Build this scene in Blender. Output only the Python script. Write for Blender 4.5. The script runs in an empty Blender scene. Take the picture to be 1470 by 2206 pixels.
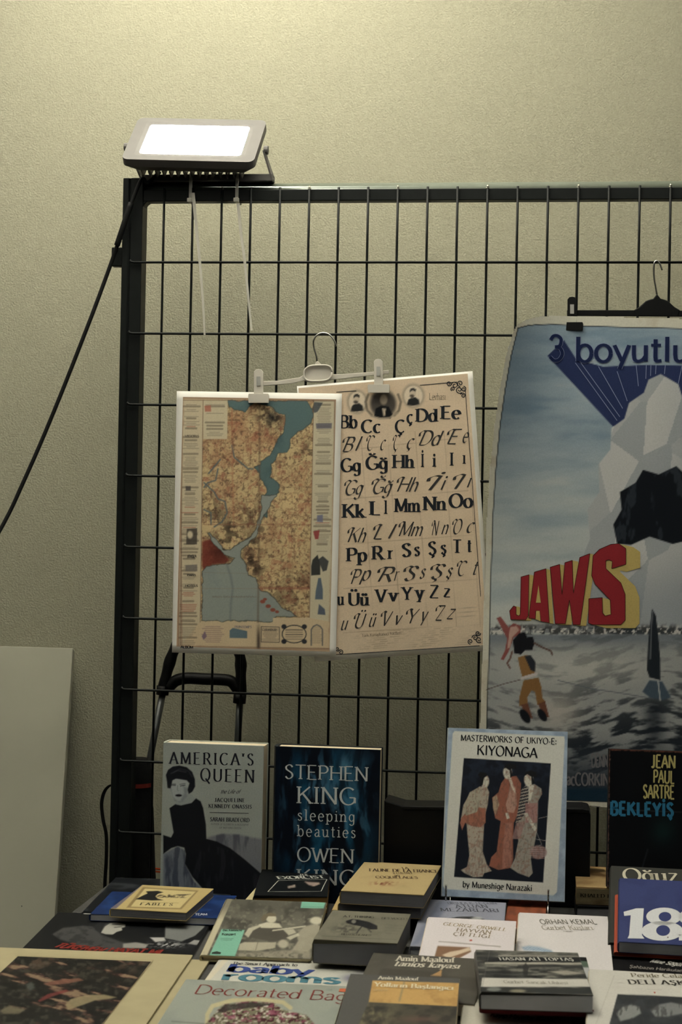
import bpy, bmesh, math, random
import numpy as np
from mathutils import Vector, Matrix
from mathutils.geometry import tessellate_polygon

scene = bpy.context.scene
COL = scene.collection
random.seed(7)
rng = np.random.default_rng(7)

# ------------------------------------------------------------------ camera
F = 3800.0                       # focal length in pixels of the 1470x2206 frame
CAM = np.array([0.6973, -2.9327, 1.33])
PITCH, YAW, ROLL = math.radians(0.44), math.radians(7.43), math.radians(-1.12)
ROW0 = 1.33 + 0.4417             # height of the topmost horizontal wire
TABLE = 0.74


def cam_axes():
    ca, sa = math.cos(PITCH), math.sin(PITCH)
    cb, sb = math.cos(YAW), math.sin(YAW)
    cc, sc = math.cos(ROLL), math.sin(ROLL)
    rz = np.array([[cb, -sb, 0], [sb, cb, 0], [0, 0, 1]])
    rx = np.array([[1, 0, 0], [0, ca, -sa], [0, sa, ca]])
    ry = np.array([[cc, 0, sc], [0, 1, 0], [-sc, 0, cc]])
    return rz @ rx @ ry


R = cam_axes()
cam_data = bpy.data.cameras.new('camera')
cam = bpy.data.objects.new('camera', cam_data)
COL.objects.link(cam)
cam_data.sensor_fit = 'VERTICAL'
cam_data.sensor_height = 36.0
cam_data.lens = F / 2206 * 36.0
cam_data.clip_start = 0.05
cam_data.dof.use_dof = True
cam_data.dof.focus_distance = 2.85
cam_data.dof.aperture_fstop = 11.0
m = Matrix.Identity(4)
for i in range(3):
    m[i][0], m[i][1], m[i][2], m[i][3] = R[i, 0], R[i, 2], -R[i, 1], CAM[i]
cam.matrix_world = m
scene.camera = cam

# ------------------------------------------------------------------ light and exposure
scene.view_settings.view_transform = 'Standard'
scene.view_settings.look = 'None'
scene.view_settings.exposure = 0.0
scene.view_settings.gamma = 1.0
scene.view_settings.use_curve_mapping = False
try:
    scene.cycles.use_denoising = True
except Exception:
    pass
world = bpy.data.worlds.new('world')
scene.world = world
world.use_nodes = True
world.node_tree.nodes['Background'].inputs[0].default_value = (0.75, 0.85, 1.0, 1)
world.node_tree.nodes['Background'].inputs[1].default_value = 0.0
LAMP_POWER = 2080.0               # radiance of the floodlight's glass
ROOM_LIGHT = 2.2                 # unseen overhead hall lamp, cool front fill for posters and books


def area_light(name, loc, target, size, size_y, power, color):
    d = bpy.data.lights.new(name, 'AREA')
    d.shape = 'RECTANGLE'
    d.size, d.size_y = size, size_y
    d.energy, d.color = power, color
    o = bpy.data.objects.new(name, d)
    COL.objects.link(o)
    o.location = loc
    o.rotation_euler = (Vector(target) - Vector(loc)).to_track_quat('-Z', 'Y').to_euler()
    return o


area_light('hall_ceiling_light', (0.9, -1.9, 2.6), (0.8, -0.9, 0.8), 1.2, 0.6, ROOM_LIGHT, (0.8, 0.92, 1.0))

# ------------------------------------------------------------------ pixel helpers


def ray(x, y):
    return R @ np.array([(x - 735) / F, 1.0, -(y - 1103) / F])


def at_y(x, y, Y):
    d = ray(x, y)
    return CAM + d * (Y - CAM[1]) / d[1]


def at_z(x, y, Z):
    d = ray(x, y)
    return CAM + d * (Z - CAM[2]) / d[2]


def at_plane(x, y, p, n):
    d = ray(x, y)
    return CAM + d * (np.dot(np.asarray(p) - CAM, n) / np.dot(d, n))


def to_px(P):
    c = (np.asarray(P) - CAM) @ R
    return 735 + F * c[..., 0] / c[..., 1], 1103 - F * c[..., 2] / c[..., 1]


def lin(c):
    c = np.asarray(c, float) / 255.0
    return np.where(c <= 0.04045, c / 12.92, ((c + 0.055) / 1.055) ** 2.4)


# ------------------------------------------------------------------ materials
MATS = {}


def mat(name, col, rough=0.6, metal=0.0, noise=0.0, scale=40.0, bump=0.0, bscale=200.0, spec=0.2, trans=0.0):
    """procedural principled material: noise-mottled colour, optional bump"""
    if name in MATS:
        return MATS[name]
    mt = bpy.data.materials.new(name)
    mt.use_nodes = True
    nt = mt.node_tree
    b = nt.nodes['Principled BSDF']
    b.inputs['Roughness'].default_value = rough
    b.inputs['Metallic'].default_value = metal
    b.inputs['Specular IOR Level'].default_value = spec
    if trans:
        b.inputs['Transmission Weight'].default_value = trans
    tc = nt.nodes.new('ShaderNodeTexCoord')
    c = lin(col)
    nz = nt.nodes.new('ShaderNodeTexNoise')
    nz.inputs['Scale'].default_value = scale
    nz.inputs['Detail'].default_value = 5
    nt.links.new(tc.outputs['Object'], nz.inputs['Vector'])
    ramp = nt.nodes.new('ShaderNodeValToRGB')
    lo, hi = c * (1 - noise), np.minimum(c * (1 + noise), 1)
    ramp.color_ramp.elements[0].position = 0.3
    ramp.color_ramp.elements[1].position = 0.7
    ramp.color_ramp.elements[0].color = (*lo, 1)
    ramp.color_ramp.elements[1].color = (*hi, 1)
    nt.links.new(nz.outputs['Fac'], ramp.inputs['Fac'])
    nt.links.new(ramp.outputs['Color'], b.inputs['Base Color'])
    if bump:
        n2 = nt.nodes.new('ShaderNodeTexNoise')
        n2.inputs['Scale'].default_value = bscale
        n2.inputs['Detail'].default_value = 6
        nt.links.new(tc.outputs['Object'], n2.inputs['Vector'])
        bp = nt.nodes.new('ShaderNodeBump')
        bp.inputs['Strength'].default_value = bump
        bp.inputs['Distance'].default_value = 0.004
        nt.links.new(n2.outputs['Fac'], bp.inputs['Height'])
        nt.links.new(bp.outputs['Normal'], b.inputs['Normal'])
    MATS[name] = mt
    return mt


def page_mat(name, col):
    """page edges: fine lines across the thickness"""
    if name in MATS:
        return MATS[name]
    mt = mat(name, col, 0.85, noise=0.06, scale=30)
    nt = mt.node_tree
    b = nt.nodes['Principled BSDF']
    tc = [n for n in nt.nodes if n.type == 'TEX_COORD'][0]
    mp = nt.nodes.new('ShaderNodeMapping')
    mp.inputs['Scale'].default_value = (3, 3, 1500)
    nt.links.new(tc.outputs['Object'], mp.inputs['Vector'])
    nz = nt.nodes.new('ShaderNodeTexNoise')
    nz.inputs['Scale'].default_value = 1.0
    nt.links.new(mp.outputs['Vector'], nz.inputs['Vector'])
    bp = nt.nodes.new('ShaderNodeBump')
    bp.inputs['Strength'].default_value = 0.5
    bp.inputs['Distance'].default_value = 0.001
    nt.links.new(nz.outputs['Fac'], bp.inputs['Height'])
    nt.links.new(bp.outputs['Normal'], b.inputs['Normal'])
    return mt


def print_mat(name, rough):
    """printing ink: colour from the print's own colour attribute, with a fine paper grain"""
    if name in MATS:
        return MATS[name]
    mt = bpy.data.materials.new(name)
    mt.use_nodes = True
    nt = mt.node_tree
    b = nt.nodes['Principled BSDF']
    at = nt.nodes.new('ShaderNodeAttribute')
    at.attribute_name = 'ink'
    tc = nt.nodes.new('ShaderNodeTexCoord')
    nz = nt.nodes.new('ShaderNodeTexNoise')
    nz.inputs['Scale'].default_value = 420
    nz.inputs['Detail'].default_value = 3
    nt.links.new(tc.outputs['Object'], nz.inputs['Vector'])
    mr = nt.nodes.new('ShaderNodeMapRange')
    mr.inputs['To Min'].default_value = 0.86
    mr.inputs['To Max'].default_value = 1.14
    nt.links.new(nz.outputs['Fac'], mr.inputs['Value'])
    mx = nt.nodes.new('ShaderNodeVectorMath')
    mx.operation = 'SCALE'
    nt.links.new(at.outputs['Color'], mx.inputs[0])
    nt.links.new(mr.outputs['Result'], mx.inputs['Scale'])
    nt.links.new(mx.outputs[0], b.inputs['Base Color'])
    b.inputs['Roughness'].default_value = rough
    b.inputs['Specular IOR Level'].default_value = 0.12
    MATS[name] = mt
    return mt


TINT = np.array([1.0, 1.05, 1.22])     # inks are given as seen under the warm lamp; this takes the warmth out
INK = print_mat('printed_ink', 0.55)
M_STEEL = mat('dark_green_black_steel', (15, 19, 18), 0.5, 0.0, 0.15, 60)
M_BLACK = mat('black_plastic', (12, 13, 13), 0.5, 0, 0.1)
M_BLACKCLOTH = mat('black_nylon', (11, 12, 12), 0.9, 0, 0.2, 80, 0.3, 600)
M_CORD = mat('black_rubber_cord', (16, 17, 17), 0.6)
M_WHITEPL = mat('white_hanger_plastic', (205, 200, 188), 0.4, 0, 0.04)
M_CHROME = mat('chrome_wire', (190, 190, 185), 0.22, 1.0)
M_SPRING = mat('bright_spring_steel', (176, 176, 170), 0.45, 0.3)
M_GREYTUBE = mat('grey_metal_tube', (95, 98, 98), 0.35, 0.7, 0.1)
M_LAMPGREY = mat('grey_cast_metal', (92, 90, 88), 0.5, 0.1, 0.05)
M_PAPER = mat('white_paper', (250, 248, 240), 0.8, 0, 0.03, 15)
M_TIE = mat('translucent_white_nylon', (225, 222, 210), 0.5, 0, 0.02, trans=0.3)
P_CREAM = page_mat('cream_page_edges', (214, 200, 172))
P_GREY = page_mat('grey_page_edges', (165, 167, 170))
P_DARK = page_mat('dull_grey_page_edges', (104, 104, 106))
P_BROWN = page_mat('brown_page_edges', (120, 92, 52))

# ------------------------------------------------------------------ object helpers


def mesh_obj(name, verts, faces, material, parent=None, smooth=False, world=True):
    me = bpy.data.meshes.new(name)
    off = np.zeros(3)
    if parent is not None and world:
        q = parent
        while q is not None:
            off = off + np.array(q.location)
            q = q.parent
    me.from_pydata([tuple(np.asarray(v, float) - off) for v in verts], [], faces)
    me.materials.append(material)
    bm = bmesh.new()
    bm.from_mesh(me)
    bmesh.ops.recalc_face_normals(bm, faces=bm.faces)
    bm.to_mesh(me)
    bm.free()
    if smooth:
        for p in me.polygons:
            p.use_smooth = True
    o = bpy.data.objects.new(name, me)
    COL.objects.link(o)
    if parent is not None:
        o.parent = parent
    return o


def tag(o, label, cat, group=None, kind=None):
    if label:
        o['label'] = label
    if cat:
        o['category'] = cat
    if group:
        o['group'] = group
    if kind:
        o['kind'] = kind
    return o


def thing(name, label, cat, loc=(0, 0, 0), group=None):
    o = bpy.data.objects.new(name, None)
    o.empty_display_size = 0.05
    COL.objects.link(o)
    o.matrix_world = Matrix.Translation(Vector([float(q) for q in loc]))
    return tag(o, label, cat, group)


def box_vf(x0, x1, y0, y1, z0, z1):
    v = [(x, y, z) for z in (z0, z1) for y in (y0, y1) for x in (x0, x1)]
    f = [(0, 1, 3, 2), (4, 6, 7, 5), (0, 4, 5, 1), (2, 3, 7, 6), (0, 2, 6, 4), (1, 5, 7, 3)]
    return v, f


def bevel(o, w, seg=2):
    md = o.modifiers.new('bevel', 'BEVEL')
    md.width, md.segments, md.limit_method = w, seg, 'ANGLE'
    md.angle_limit = math.radians(40)
    return o


def box(name, x0, x1, y0, y1, z0, z1, material, parent=None, bev=0.0, world=True):
    v, f = box_vf(x0, x1, y0, y1, z0, z1)
    o = mesh_obj(name, v, f, material, parent, world=world)
    if bev:
        bevel(o, bev)
    return o


def tube_vf(pts, r, n=10, caps=True):
    pts = [np.asarray(p, float) for p in pts]
    rs = r if hasattr(r, '__len__') else [r] * len(pts)
    V, Fc = [], []
    t0 = pts[1] - pts[0]
    up = np.array([0, 0, 1.0]) if abs(t0[2]) < 0.9 * np.linalg.norm(t0) else np.array([0, 1.0, 0])
    for i, p in enumerate(pts):
        t = pts[min(i + 1, len(pts) - 1)] - pts[max(i - 1, 0)]
        t = t / np.linalg.norm(t)
        a = np.cross(t, up)
        a /= np.linalg.norm(a)
        b = np.cross(a, t)
        up = b
        for k in range(n):
            an = 2 * math.pi * k / n
            V.append(p + rs[i] * (math.cos(an) * a + math.sin(an) * b))
    for i in range(len(pts) - 1):
        for k in range(n):
            Fc.append((i * n + k, i * n + (k + 1) % n, (i + 1) * n + (k + 1) % n, (i + 1) * n + k))
    if caps:
        Fc.append(tuple(range(n - 1, -1, -1)))
        Fc.append(tuple(range((len(pts) - 1) * n, len(pts) * n)))
    return V, Fc


def tube(name, pts, r, material, parent=None, n=10):
    v, f = tube_vf(pts, r, n)
    return mesh_obj(name, v, f, material, parent, smooth=True)


def catmull(pts, k=8):
    P = [np.asarray(p, float) for p in pts]
    if len(P) < 3:
        return P
    Q = [2 * P[0] - P[1]] + P + [2 * P[-1] - P[-2]]
    out = []
    for i in range(1, len(Q) - 2):
        for j in range(k):
            t = j / k
            out.append(0.5 * ((2 * Q[i]) + (-Q[i - 1] + Q[i + 1]) * t + (2 * Q[i - 1] - 5 * Q[i] + 4 * Q[i + 1] - Q[i + 2]) * t * t
                              + (-Q[i - 1] + 3 * Q[i] - 3 * Q[i + 1] + Q[i + 2]) * t ** 3))
    out.append(P[-1])
    return out


def prism_vf(outline, Y0, Y1):
    """outline: list of (x, z); extruded from Y0 to Y1; optional concave"""
    n = len(outline)
    V = [(x, Y0, z) for x, z in outline] + [(x, Y1, z) for x, z in outline]
    tris = tessellate_polygon([[Vector((x, z, 0)) for x, z in outline]])
    Fc = [tuple(t) for t in tris] + [tuple(n + i for i in reversed(t)) for t in tris]
    Fc += [(i, (i + 1) % n, n + (i + 1) % n, n + i) for i in range(n)]
    return V, Fc


def px_prism(name, pts, Y, thick, material, parent, bev=0.0):
    """solid piece whose outline was measured in the photograph, standing at depth Y"""
    o = [tuple(at_y(x, y, Y)[[0, 2]]) for x, y in pts]
    v, f = prism_vf(o, Y, Y + thick)
    ob = mesh_obj(name, v, f, material, parent)
    if bev:
        bevel(ob, bev)
    return ob


def join_vf(parts):
    V, Fc = [], []
    for v, f in parts:
        k = len(V)
        V += list(v)
        Fc += [tuple(i + k for i in q) for q in f]
    return V, Fc


# ------------------------------------------------------------------ pen lettering


def arc(cx, cy, rx, ry, a0, a1, n=14):
    return [(cx + rx * math.cos(math.radians(a0 + (a1 - a0) * i / n)), cy + ry * math.sin(math.radians(a0 + (a1 - a0) * i / n))) for i in range(n + 1)]


def sm(*p):
    return [tuple(q) for q in catmull([np.array(a, float) for a in p], 6)]


XH = 0.66
G = {
    'A': (.74, [[(.02, 0), (.37, 1)], [(.37, 1), (.72, 0)], [(.14, .34), (.6, .34)]]),
    'B': (.66, [[(.1, 0), (.1, 1)], [(.1, 1)] + arc(.34, .76, .2, .24, 90, -90) + [(.1, .52)], [(.1, .52)] + arc(.36, .26, .24, .26, 90, -90) + [(.1, 0)]]),
    'C': (.78, [arc(.44, .5, .38, .51, 48, 312, 20)]),
    'D': (.78, [[(.1, 0), (.1, 1)], [(.1, 1)] + arc(.3, .5, .42, .5, 90, -90) + [(.1, 0)]]),
    'E': (.62, [[(.1, 0), (.1, 1)], [(.1, 1), (.56, 1)], [(.1, .52), (.48, .52)], [(.1, 0), (.58, 0)]]),
    'F': (.58, [[(.1, 0), (.1, 1)], [(.1, 1), (.55, 1)], [(.1, .52), (.46, .52)]]),
    'G': (.82, [arc(.44, .5, .38, .51, 48, 330, 20), [(.76, .42), (.76, .1)], [(.5, .42), (.78, .42)]]),
    'H': (.8, [[(.1, 0), (.1, 1)], [(.7, 0), (.7, 1)], [(.1, .52), (.7, .52)]]),
    'I': (.3, [[(.15, 0), (.15, 1)]]),
    'J': (.45, [[(.3, 1), (.3, .2)], arc(.17, .2, .13, .2, 0, -150)]),
    'K': (.74, [[(.1, 0), (.1, 1)], [(.64, 1), (.12, .44)], [(.28, .6), (.7, 0)]]),
    'L': (.58, [[(.1, 0), (.1, 1)], [(.1, 0), (.55, 0)]]),
    'M': (.94, [[(.1, 0), (.12, 1)], [(.12, 1), (.47, .08)], [(.47, .08), (.82, 1)], [(.82, 1), (.84, 0)]]),
    'N': (.82, [[(.1, 0), (.1, 1)], [(.1, 1), (.72, 0)], [(.72, 0), (.72, 1)]]),
    'O': (.88, [arc(.44, .5, .38, .51, 0, 360, 26)]),
    'P': (.64, [[(.1, 0), (.1, 1)], [(.1, 1)] + arc(.34, .74, .24, .26, 90, -90) + [(.1, .48)]]),
    'Q': (.88, [arc(.44, .5, .38, .51, 0, 360, 26), [(.46, .2), (.82, -.2)]]),
    'R': (.7, [[(.1, 0), (.1, 1)], [(.1, 1)] + arc(.34, .75, .22, .25, 90, -90) + [(.1, .5)], [(.34, .5), (.68, 0)]]),
    'S': (.6, [sm((.5, .84), (.4, .97), (.26, .99), (.11, .86), (.13, .68), (.3, .54), (.46, .4), (.5, .2), (.38, .04), (.22, .01), (.08, .16))]),
    'T': (.68, [[(.34, 0), (.34, 1)], [(.02, 1), (.66, 1)]]),
    'U': (.78, [[(.1, 1), (.1, .3)] + arc(.39, .3, .29, .3, 180, 360)[1:] + [(.68, 1)]]),
    'V': (.72, [[(.02, 1), (.36, 0)], [(.36, 0), (.7, 1)]]),
    'W': (1.0, [[(.02, 1), (.28, 0)], [(.28, 0), (.5, .95)], [(.5, .95), (.72, 0)], [(.72, 0), (.98, 1)]]),
    'X': (.7, [[(.04, 1), (.66, 0)], [(.04, 0), (.66, 1)]]),
    'Y': (.7, [[(.02, 1), (.35, .45)], [(.68, 1), (.35, .45)], [(.35, .45), (.35, 0)]]),
    'Z': (.66, [[(.06, 1), (.6, 1)], [(.6, 1), (.05, 0)], [(.05, 0), (.62, 0)]]),
    'a': (.52, [sm((.08, .54), (.2, .65), (.34, .63), (.41, .5), (.41, .3)), [(.41, .35), (.41, 0)], sm((.41, .38), (.22, .35), (.08, .2), (.14, .03), (.28, .03), (.41, .16))]),
    'b': (.58, [[(.1, 0), (.1, 1)], arc(.31, .33, .21, .34, 0, 360, 20)]),
    'c': (.5, [arc(.29, .33, .23, .34, 50, 310, 16)]),
    'd': (.58, [[(.48, 0), (.48, 1)], arc(.27, .33, .21, .34, 0, 360, 20)]),
    'e': (.54, [[(.07, .36), (.49, .36)], arc(.28, .33, .22, .34, 5, 315, 18)]),
    'f': (.36, [sm((.38, .92), (.28, 1.0), (.18, .88), (.17, .6)), [(.17, .66), (.17, 0)], [(.03, .64), (.34, .64)]]),
    'g': (.56, [arc(.26, .36, .2, .3, 0, 360, 18), [(.46, .66), (.46, 0)], sm((.46, .05), (.43, -.2), (.26, -.3), (.08, -.2))]),
    'h': (.58, [[(.1, 0), (.1, 1)], sm((.1, .42), (.22, .61), (.36, .64), (.46, .5), (.47, .3)), [(.47, .35), (.47, 0)]]),
    'i': (.26, [[(.13, 0), (.13, XH)], 'dot']),
    '\u0131': (.26, [[(.13, 0), (.13, XH)]]),
    'j': (.26, [[(.13, XH), (.13, -.15), (.02, -.28)], 'dot']),
    'k': (.54, [[(.1, 0), (.1, 1)], [(.46, XH), (.11, .27)], [(.22, .37), (.5, 0)]]),
    'l': (.26, [[(.13, 0), (.13, 1)]]),
    'm': (.88, [[(.1, 0), (.1, XH)], sm((.1, .44), (.2, .61), (.33, .64), (.43, .5), (.44, .3)), [(.44, .35), (.44, 0)], sm((.44, .44), (.54, .61), (.67, .64), (.77, .5), (.78, .3)), [(.78, .35), (.78, 0)]]),
    'n': (.58, [[(.1, 0), (.1, XH)], sm((.1, .42), (.22, .61), (.36, .64), (.46, .5), (.47, .3)), [(.47, .35), (.47, 0)]]),
    'o': (.58, [arc(.29, .33, .23, .34, 0, 360, 20)]),
    'p': (.58, [[(.1, -.3), (.1, XH)], arc(.31, .33, .21, .34, 0, 360, 20)]),
    'q': (.58, [[(.48, -.3), (.48, XH)], arc(.27, .33, .21, .34, 0, 360, 20)]),
    'r': (.42, [[(.1, 0), (.1, XH)], sm((.1, .4), (.2, .58), (.38, .64))]),
    's': (.46, [sm((.38, .55), (.28, .65), (.14, .62), (.1, .48), (.24, .36), (.37, .24), (.34, .06), (.2, .0), (.07, .1))]),
    't': (.38, [[(.17, .9), (.17, .15)], sm((.17, .2), (.2, .03), (.36, .04)), [(.03, XH), (.34, XH)]]),
    'u': (.58, [[(.1, XH), (.1, .25)], sm((.1, .3), (.13, .08), (.24, .01), (.38, .08), (.47, .24)), [(.47, XH), (.47, 0)]]),
    'v': (.52, [[(.03, XH), (.26, 0)], [(.26, 0), (.49, XH)]]),
    'w': (.76, [[(.03, XH), (.22, 0)], [(.22, 0), (.38, .6)], [(.38, .6), (.54, 0)], [(.54, 0), (.73, XH)]]),
    'x': (.52, [[(.05, XH), (.47, 0)], [(.05, 0), (.47, XH)]]),
    'y': (.52, [[(.03, XH), (.27, .02)], [(.49, XH), (.2, -.3)]]),
    'z': (.5, [[(.06, XH), (.44, XH)], [(.44, XH), (.05, 0)], [(.05, 0), (.47, 0)]]),
    '1': (.44, [[(.24, 0), (.24, 1)], [(.24, 1), (.06, .8)]]),
    '3': (.6, [sm((.1, .82), (.2, .97), (.36, .98), (.48, .84), (.44, .6), (.26, .54)), sm((.26, .54), (.46, .48), (.53, .26), (.42, .05), (.24, 0), (.08, .14))]),
    '8': (.62, [arc(.31, .76, .2, .23, 0, 360, 18), arc(.31, .27, .25, .27, 0, 360, 20)]),
    '9': (.6, [arc(.3, .68, .22, .31, 0, 360, 18), sm((.52, .68), (.5, .3), (.38, .06), (.2, 0), (.1, .08))]),
    "'": (.2, [[(.1, 1), (.08, .74)]]),
    ':': (.26, ['dot0', 'dot1']),
    '.': (.22, ['dot0']),
    '-': (.4, [[(.06, .36), (.34, .36)]]),
    ' ': (.36, []),
}
DIA = {'\u00c7': 'C,', '\u00e7': 'c,', '\u015e': 'S,', '\u015f': 's,', '\u011e': 'Gu', '\u011f': 'gu', '\u0130': 'Ii', '\u00d6': 'O:', '\u00f6': 'o:', '\u00dc': 'U:', '\u00fc': 'u:'}

SERIF = dict(thick=.15, thin=.05, pen=12, serif=.14, floor=.065)
SERIFB = dict(thick=.21, thin=.05, pen=12, serif=.18, floor=.07)
FINE = dict(thick=.11, thin=.05, pen=12, serif=.1, floor=.06)
SANS = dict(thick=.13, thin=.115, pen=0, serif=0)
SANSB = dict(thick=.2, thin=.17, pen=0, serif=0)
SLAB = dict(thick=.34, thin=.2, pen=0, serif=.3)
SCRIPT = dict(thick=.14, thin=.022, pen=35, serif=0, slant=.42)
HAND = dict(thick=.17, thin=.07, pen=28, serif=0)


def on_stroke(p, sk):
    for a, b in zip(sk[:-1], sk[1:]):
        a, b = np.array(a, float), np.array(b, float)
        e = b - a
        t = np.clip((p - a) @ e / max(e @ e, 1e-9), 0, 1)
        if np.linalg.norm(a + t * e - p) < .02:
            return True
    return False


def stroke_polys(pts, st, others=(), lower=False):
    pts = [np.array(p, float) for p in pts]
    n = len(pts)
    out = []
    L, Rr = [], []
    for i in range(n):
        t = pts[min(i + 1, n - 1)] - pts[max(i - 1, 0)]
        ln = np.linalg.norm(t)
        t = t / ln if ln > 1e-9 else np.array([1.0, 0])
        ang = math.atan2(t[1], t[0]) - math.radians(st['pen'])
        w = max(st['thin'] + (st['thick'] - st['thin']) * abs(math.sin(ang)) ** 1.3, st.get('floor', 0))
        nn = np.array([-t[1], t[0]]) * w / 2
        L.append(pts[i] + nn)
        Rr.append(pts[i] - nn)
    for i in range(n - 1):
        out.append([L[i], L[i + 1], Rr[i + 1], Rr[i]])
    if st['serif']:
        for e, o in ((0, 1), (-1, -2)):
            p, q = pts[e], pts[o]
            d = p - q
            if abs(d[1]) > 0.85 * np.linalg.norm(d) * 0.9 and (abs(p[1]) < 1e-3 or abs(p[1] - 1) < 1e-3 or abs(p[1] - XH) < 1e-3 or abs(p[1] + .3) < 1e-3) and len(pts) == 2:
                s, h = st['serif'], max(st['thin'] * 1.1, .06)
                shared = any(on_stroke(p, o_) for o_ in others if not isinstance(o_, str))
                vert = abs(d[0]) < .05
                if shared and not (vert and p[0] < .2):
                    continue
                y0 = p[1] if p[1] <= 1e-3 else p[1] - h
                left, right = s, s
                if shared or (lower and p[1] > .1 and vert):
                    right = .3 * s
                out.append([np.array([p[0] - left, y0]), np.array([p[0] + right, y0]), np.array([p[0] + right, y0 + h]), np.array([p[0] - left, y0 + h])])
    return out


def dot_poly(x, y, r):
    return [np.array([x + r * math.cos(a), y + r * math.sin(a)]) for a in np.linspace(0, 2 * math.pi, 9)[:-1]]


def layout(s, st, track=0.0):
    """polygons of a line of text, baseline at y=0, cap height 1; returns polys and width"""
    x, out = 0.0, []
    for ch in s:
        base, dia = ch, ''
        if ch in DIA:
            base, dia = DIA[ch][0], DIA[ch][1]
        w, strokes = G.get(base, G['o'])
        r = max(st['thick'] * .55, .05)
        pol = []
        for sk in strokes:
            if sk == 'dot':
                pol.append(dot_poly(w / 2, .88, r))
            elif sk == 'dot0':
                pol.append(dot_poly(w / 2, r, r))
            elif sk == 'dot1':
                pol.append(dot_poly(w / 2, .55, r))
            else:
                pol += stroke_polys(sk, st, [q for q in strokes if q is not sk], base.islower())
        top = 1.0 if base.isupper() else XH
        if st.get('slant') and st['thin'] < .03 and base.isupper():
            pol += stroke_polys(sm((-.16, .62), (-.2, .84), (-.02, 1.0), (.2, .94)), st)
        if dia == ',':
            pol += stroke_polys(sm((w / 2, 0), (w / 2 + .07, -.12), (w / 2 - .05, -.24)), dict(st, serif=0))
        elif dia == ':':
            pol += [dot_poly(w * .33, top + .2, r), dot_poly(w * .67, top + .2, r)]
        elif dia == 'i':
            pol.append(dot_poly(w / 2, 1.2, r))
        elif dia == 'u':
            pol += stroke_polys(arc(w / 2, top + .24, .15, .13, 180, 360, 8), dict(st, serif=0))
        sl = st.get('slant', 0)
        out += [[(p[0] + x + sl * p[1], p[1]) for p in q] for q in pol]
        x += w + track + (.04 if st['serif'] else .02)
    return out, x - track


def ink_tone(c):
    """nominal print colour to ink: a little duller, with deep blacks"""
    c = np.asarray(c, float)
    g_ = c.mean(-1, keepdims=True)
    c = g_ + (c - g_) * .88
    return np.clip(c - 15 * np.exp(-c / 40), 0, 255)


class Frame:
    """a flat printed face: origin, right, up, outward normal, all in world space"""

    def __init__(self, o, ex, ey):
        self.o, self.ex, self.ey = np.asarray(o, float), np.asarray(ex, float), np.asarray(ey, float)
        self.n = np.cross(self.ex, self.ey)

    def px(self, x, y):
        d = at_plane(x, y, self.o, self.n) - self.o
        return np.array([d @ self.ex, d @ self.ey])

    def P(self, uv, d=0.0):
        uv = np.asarray(uv, float)
        return self.o + uv[..., :1] * self.ex + uv[..., 1:2] * self.ey + d * self.n


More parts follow.
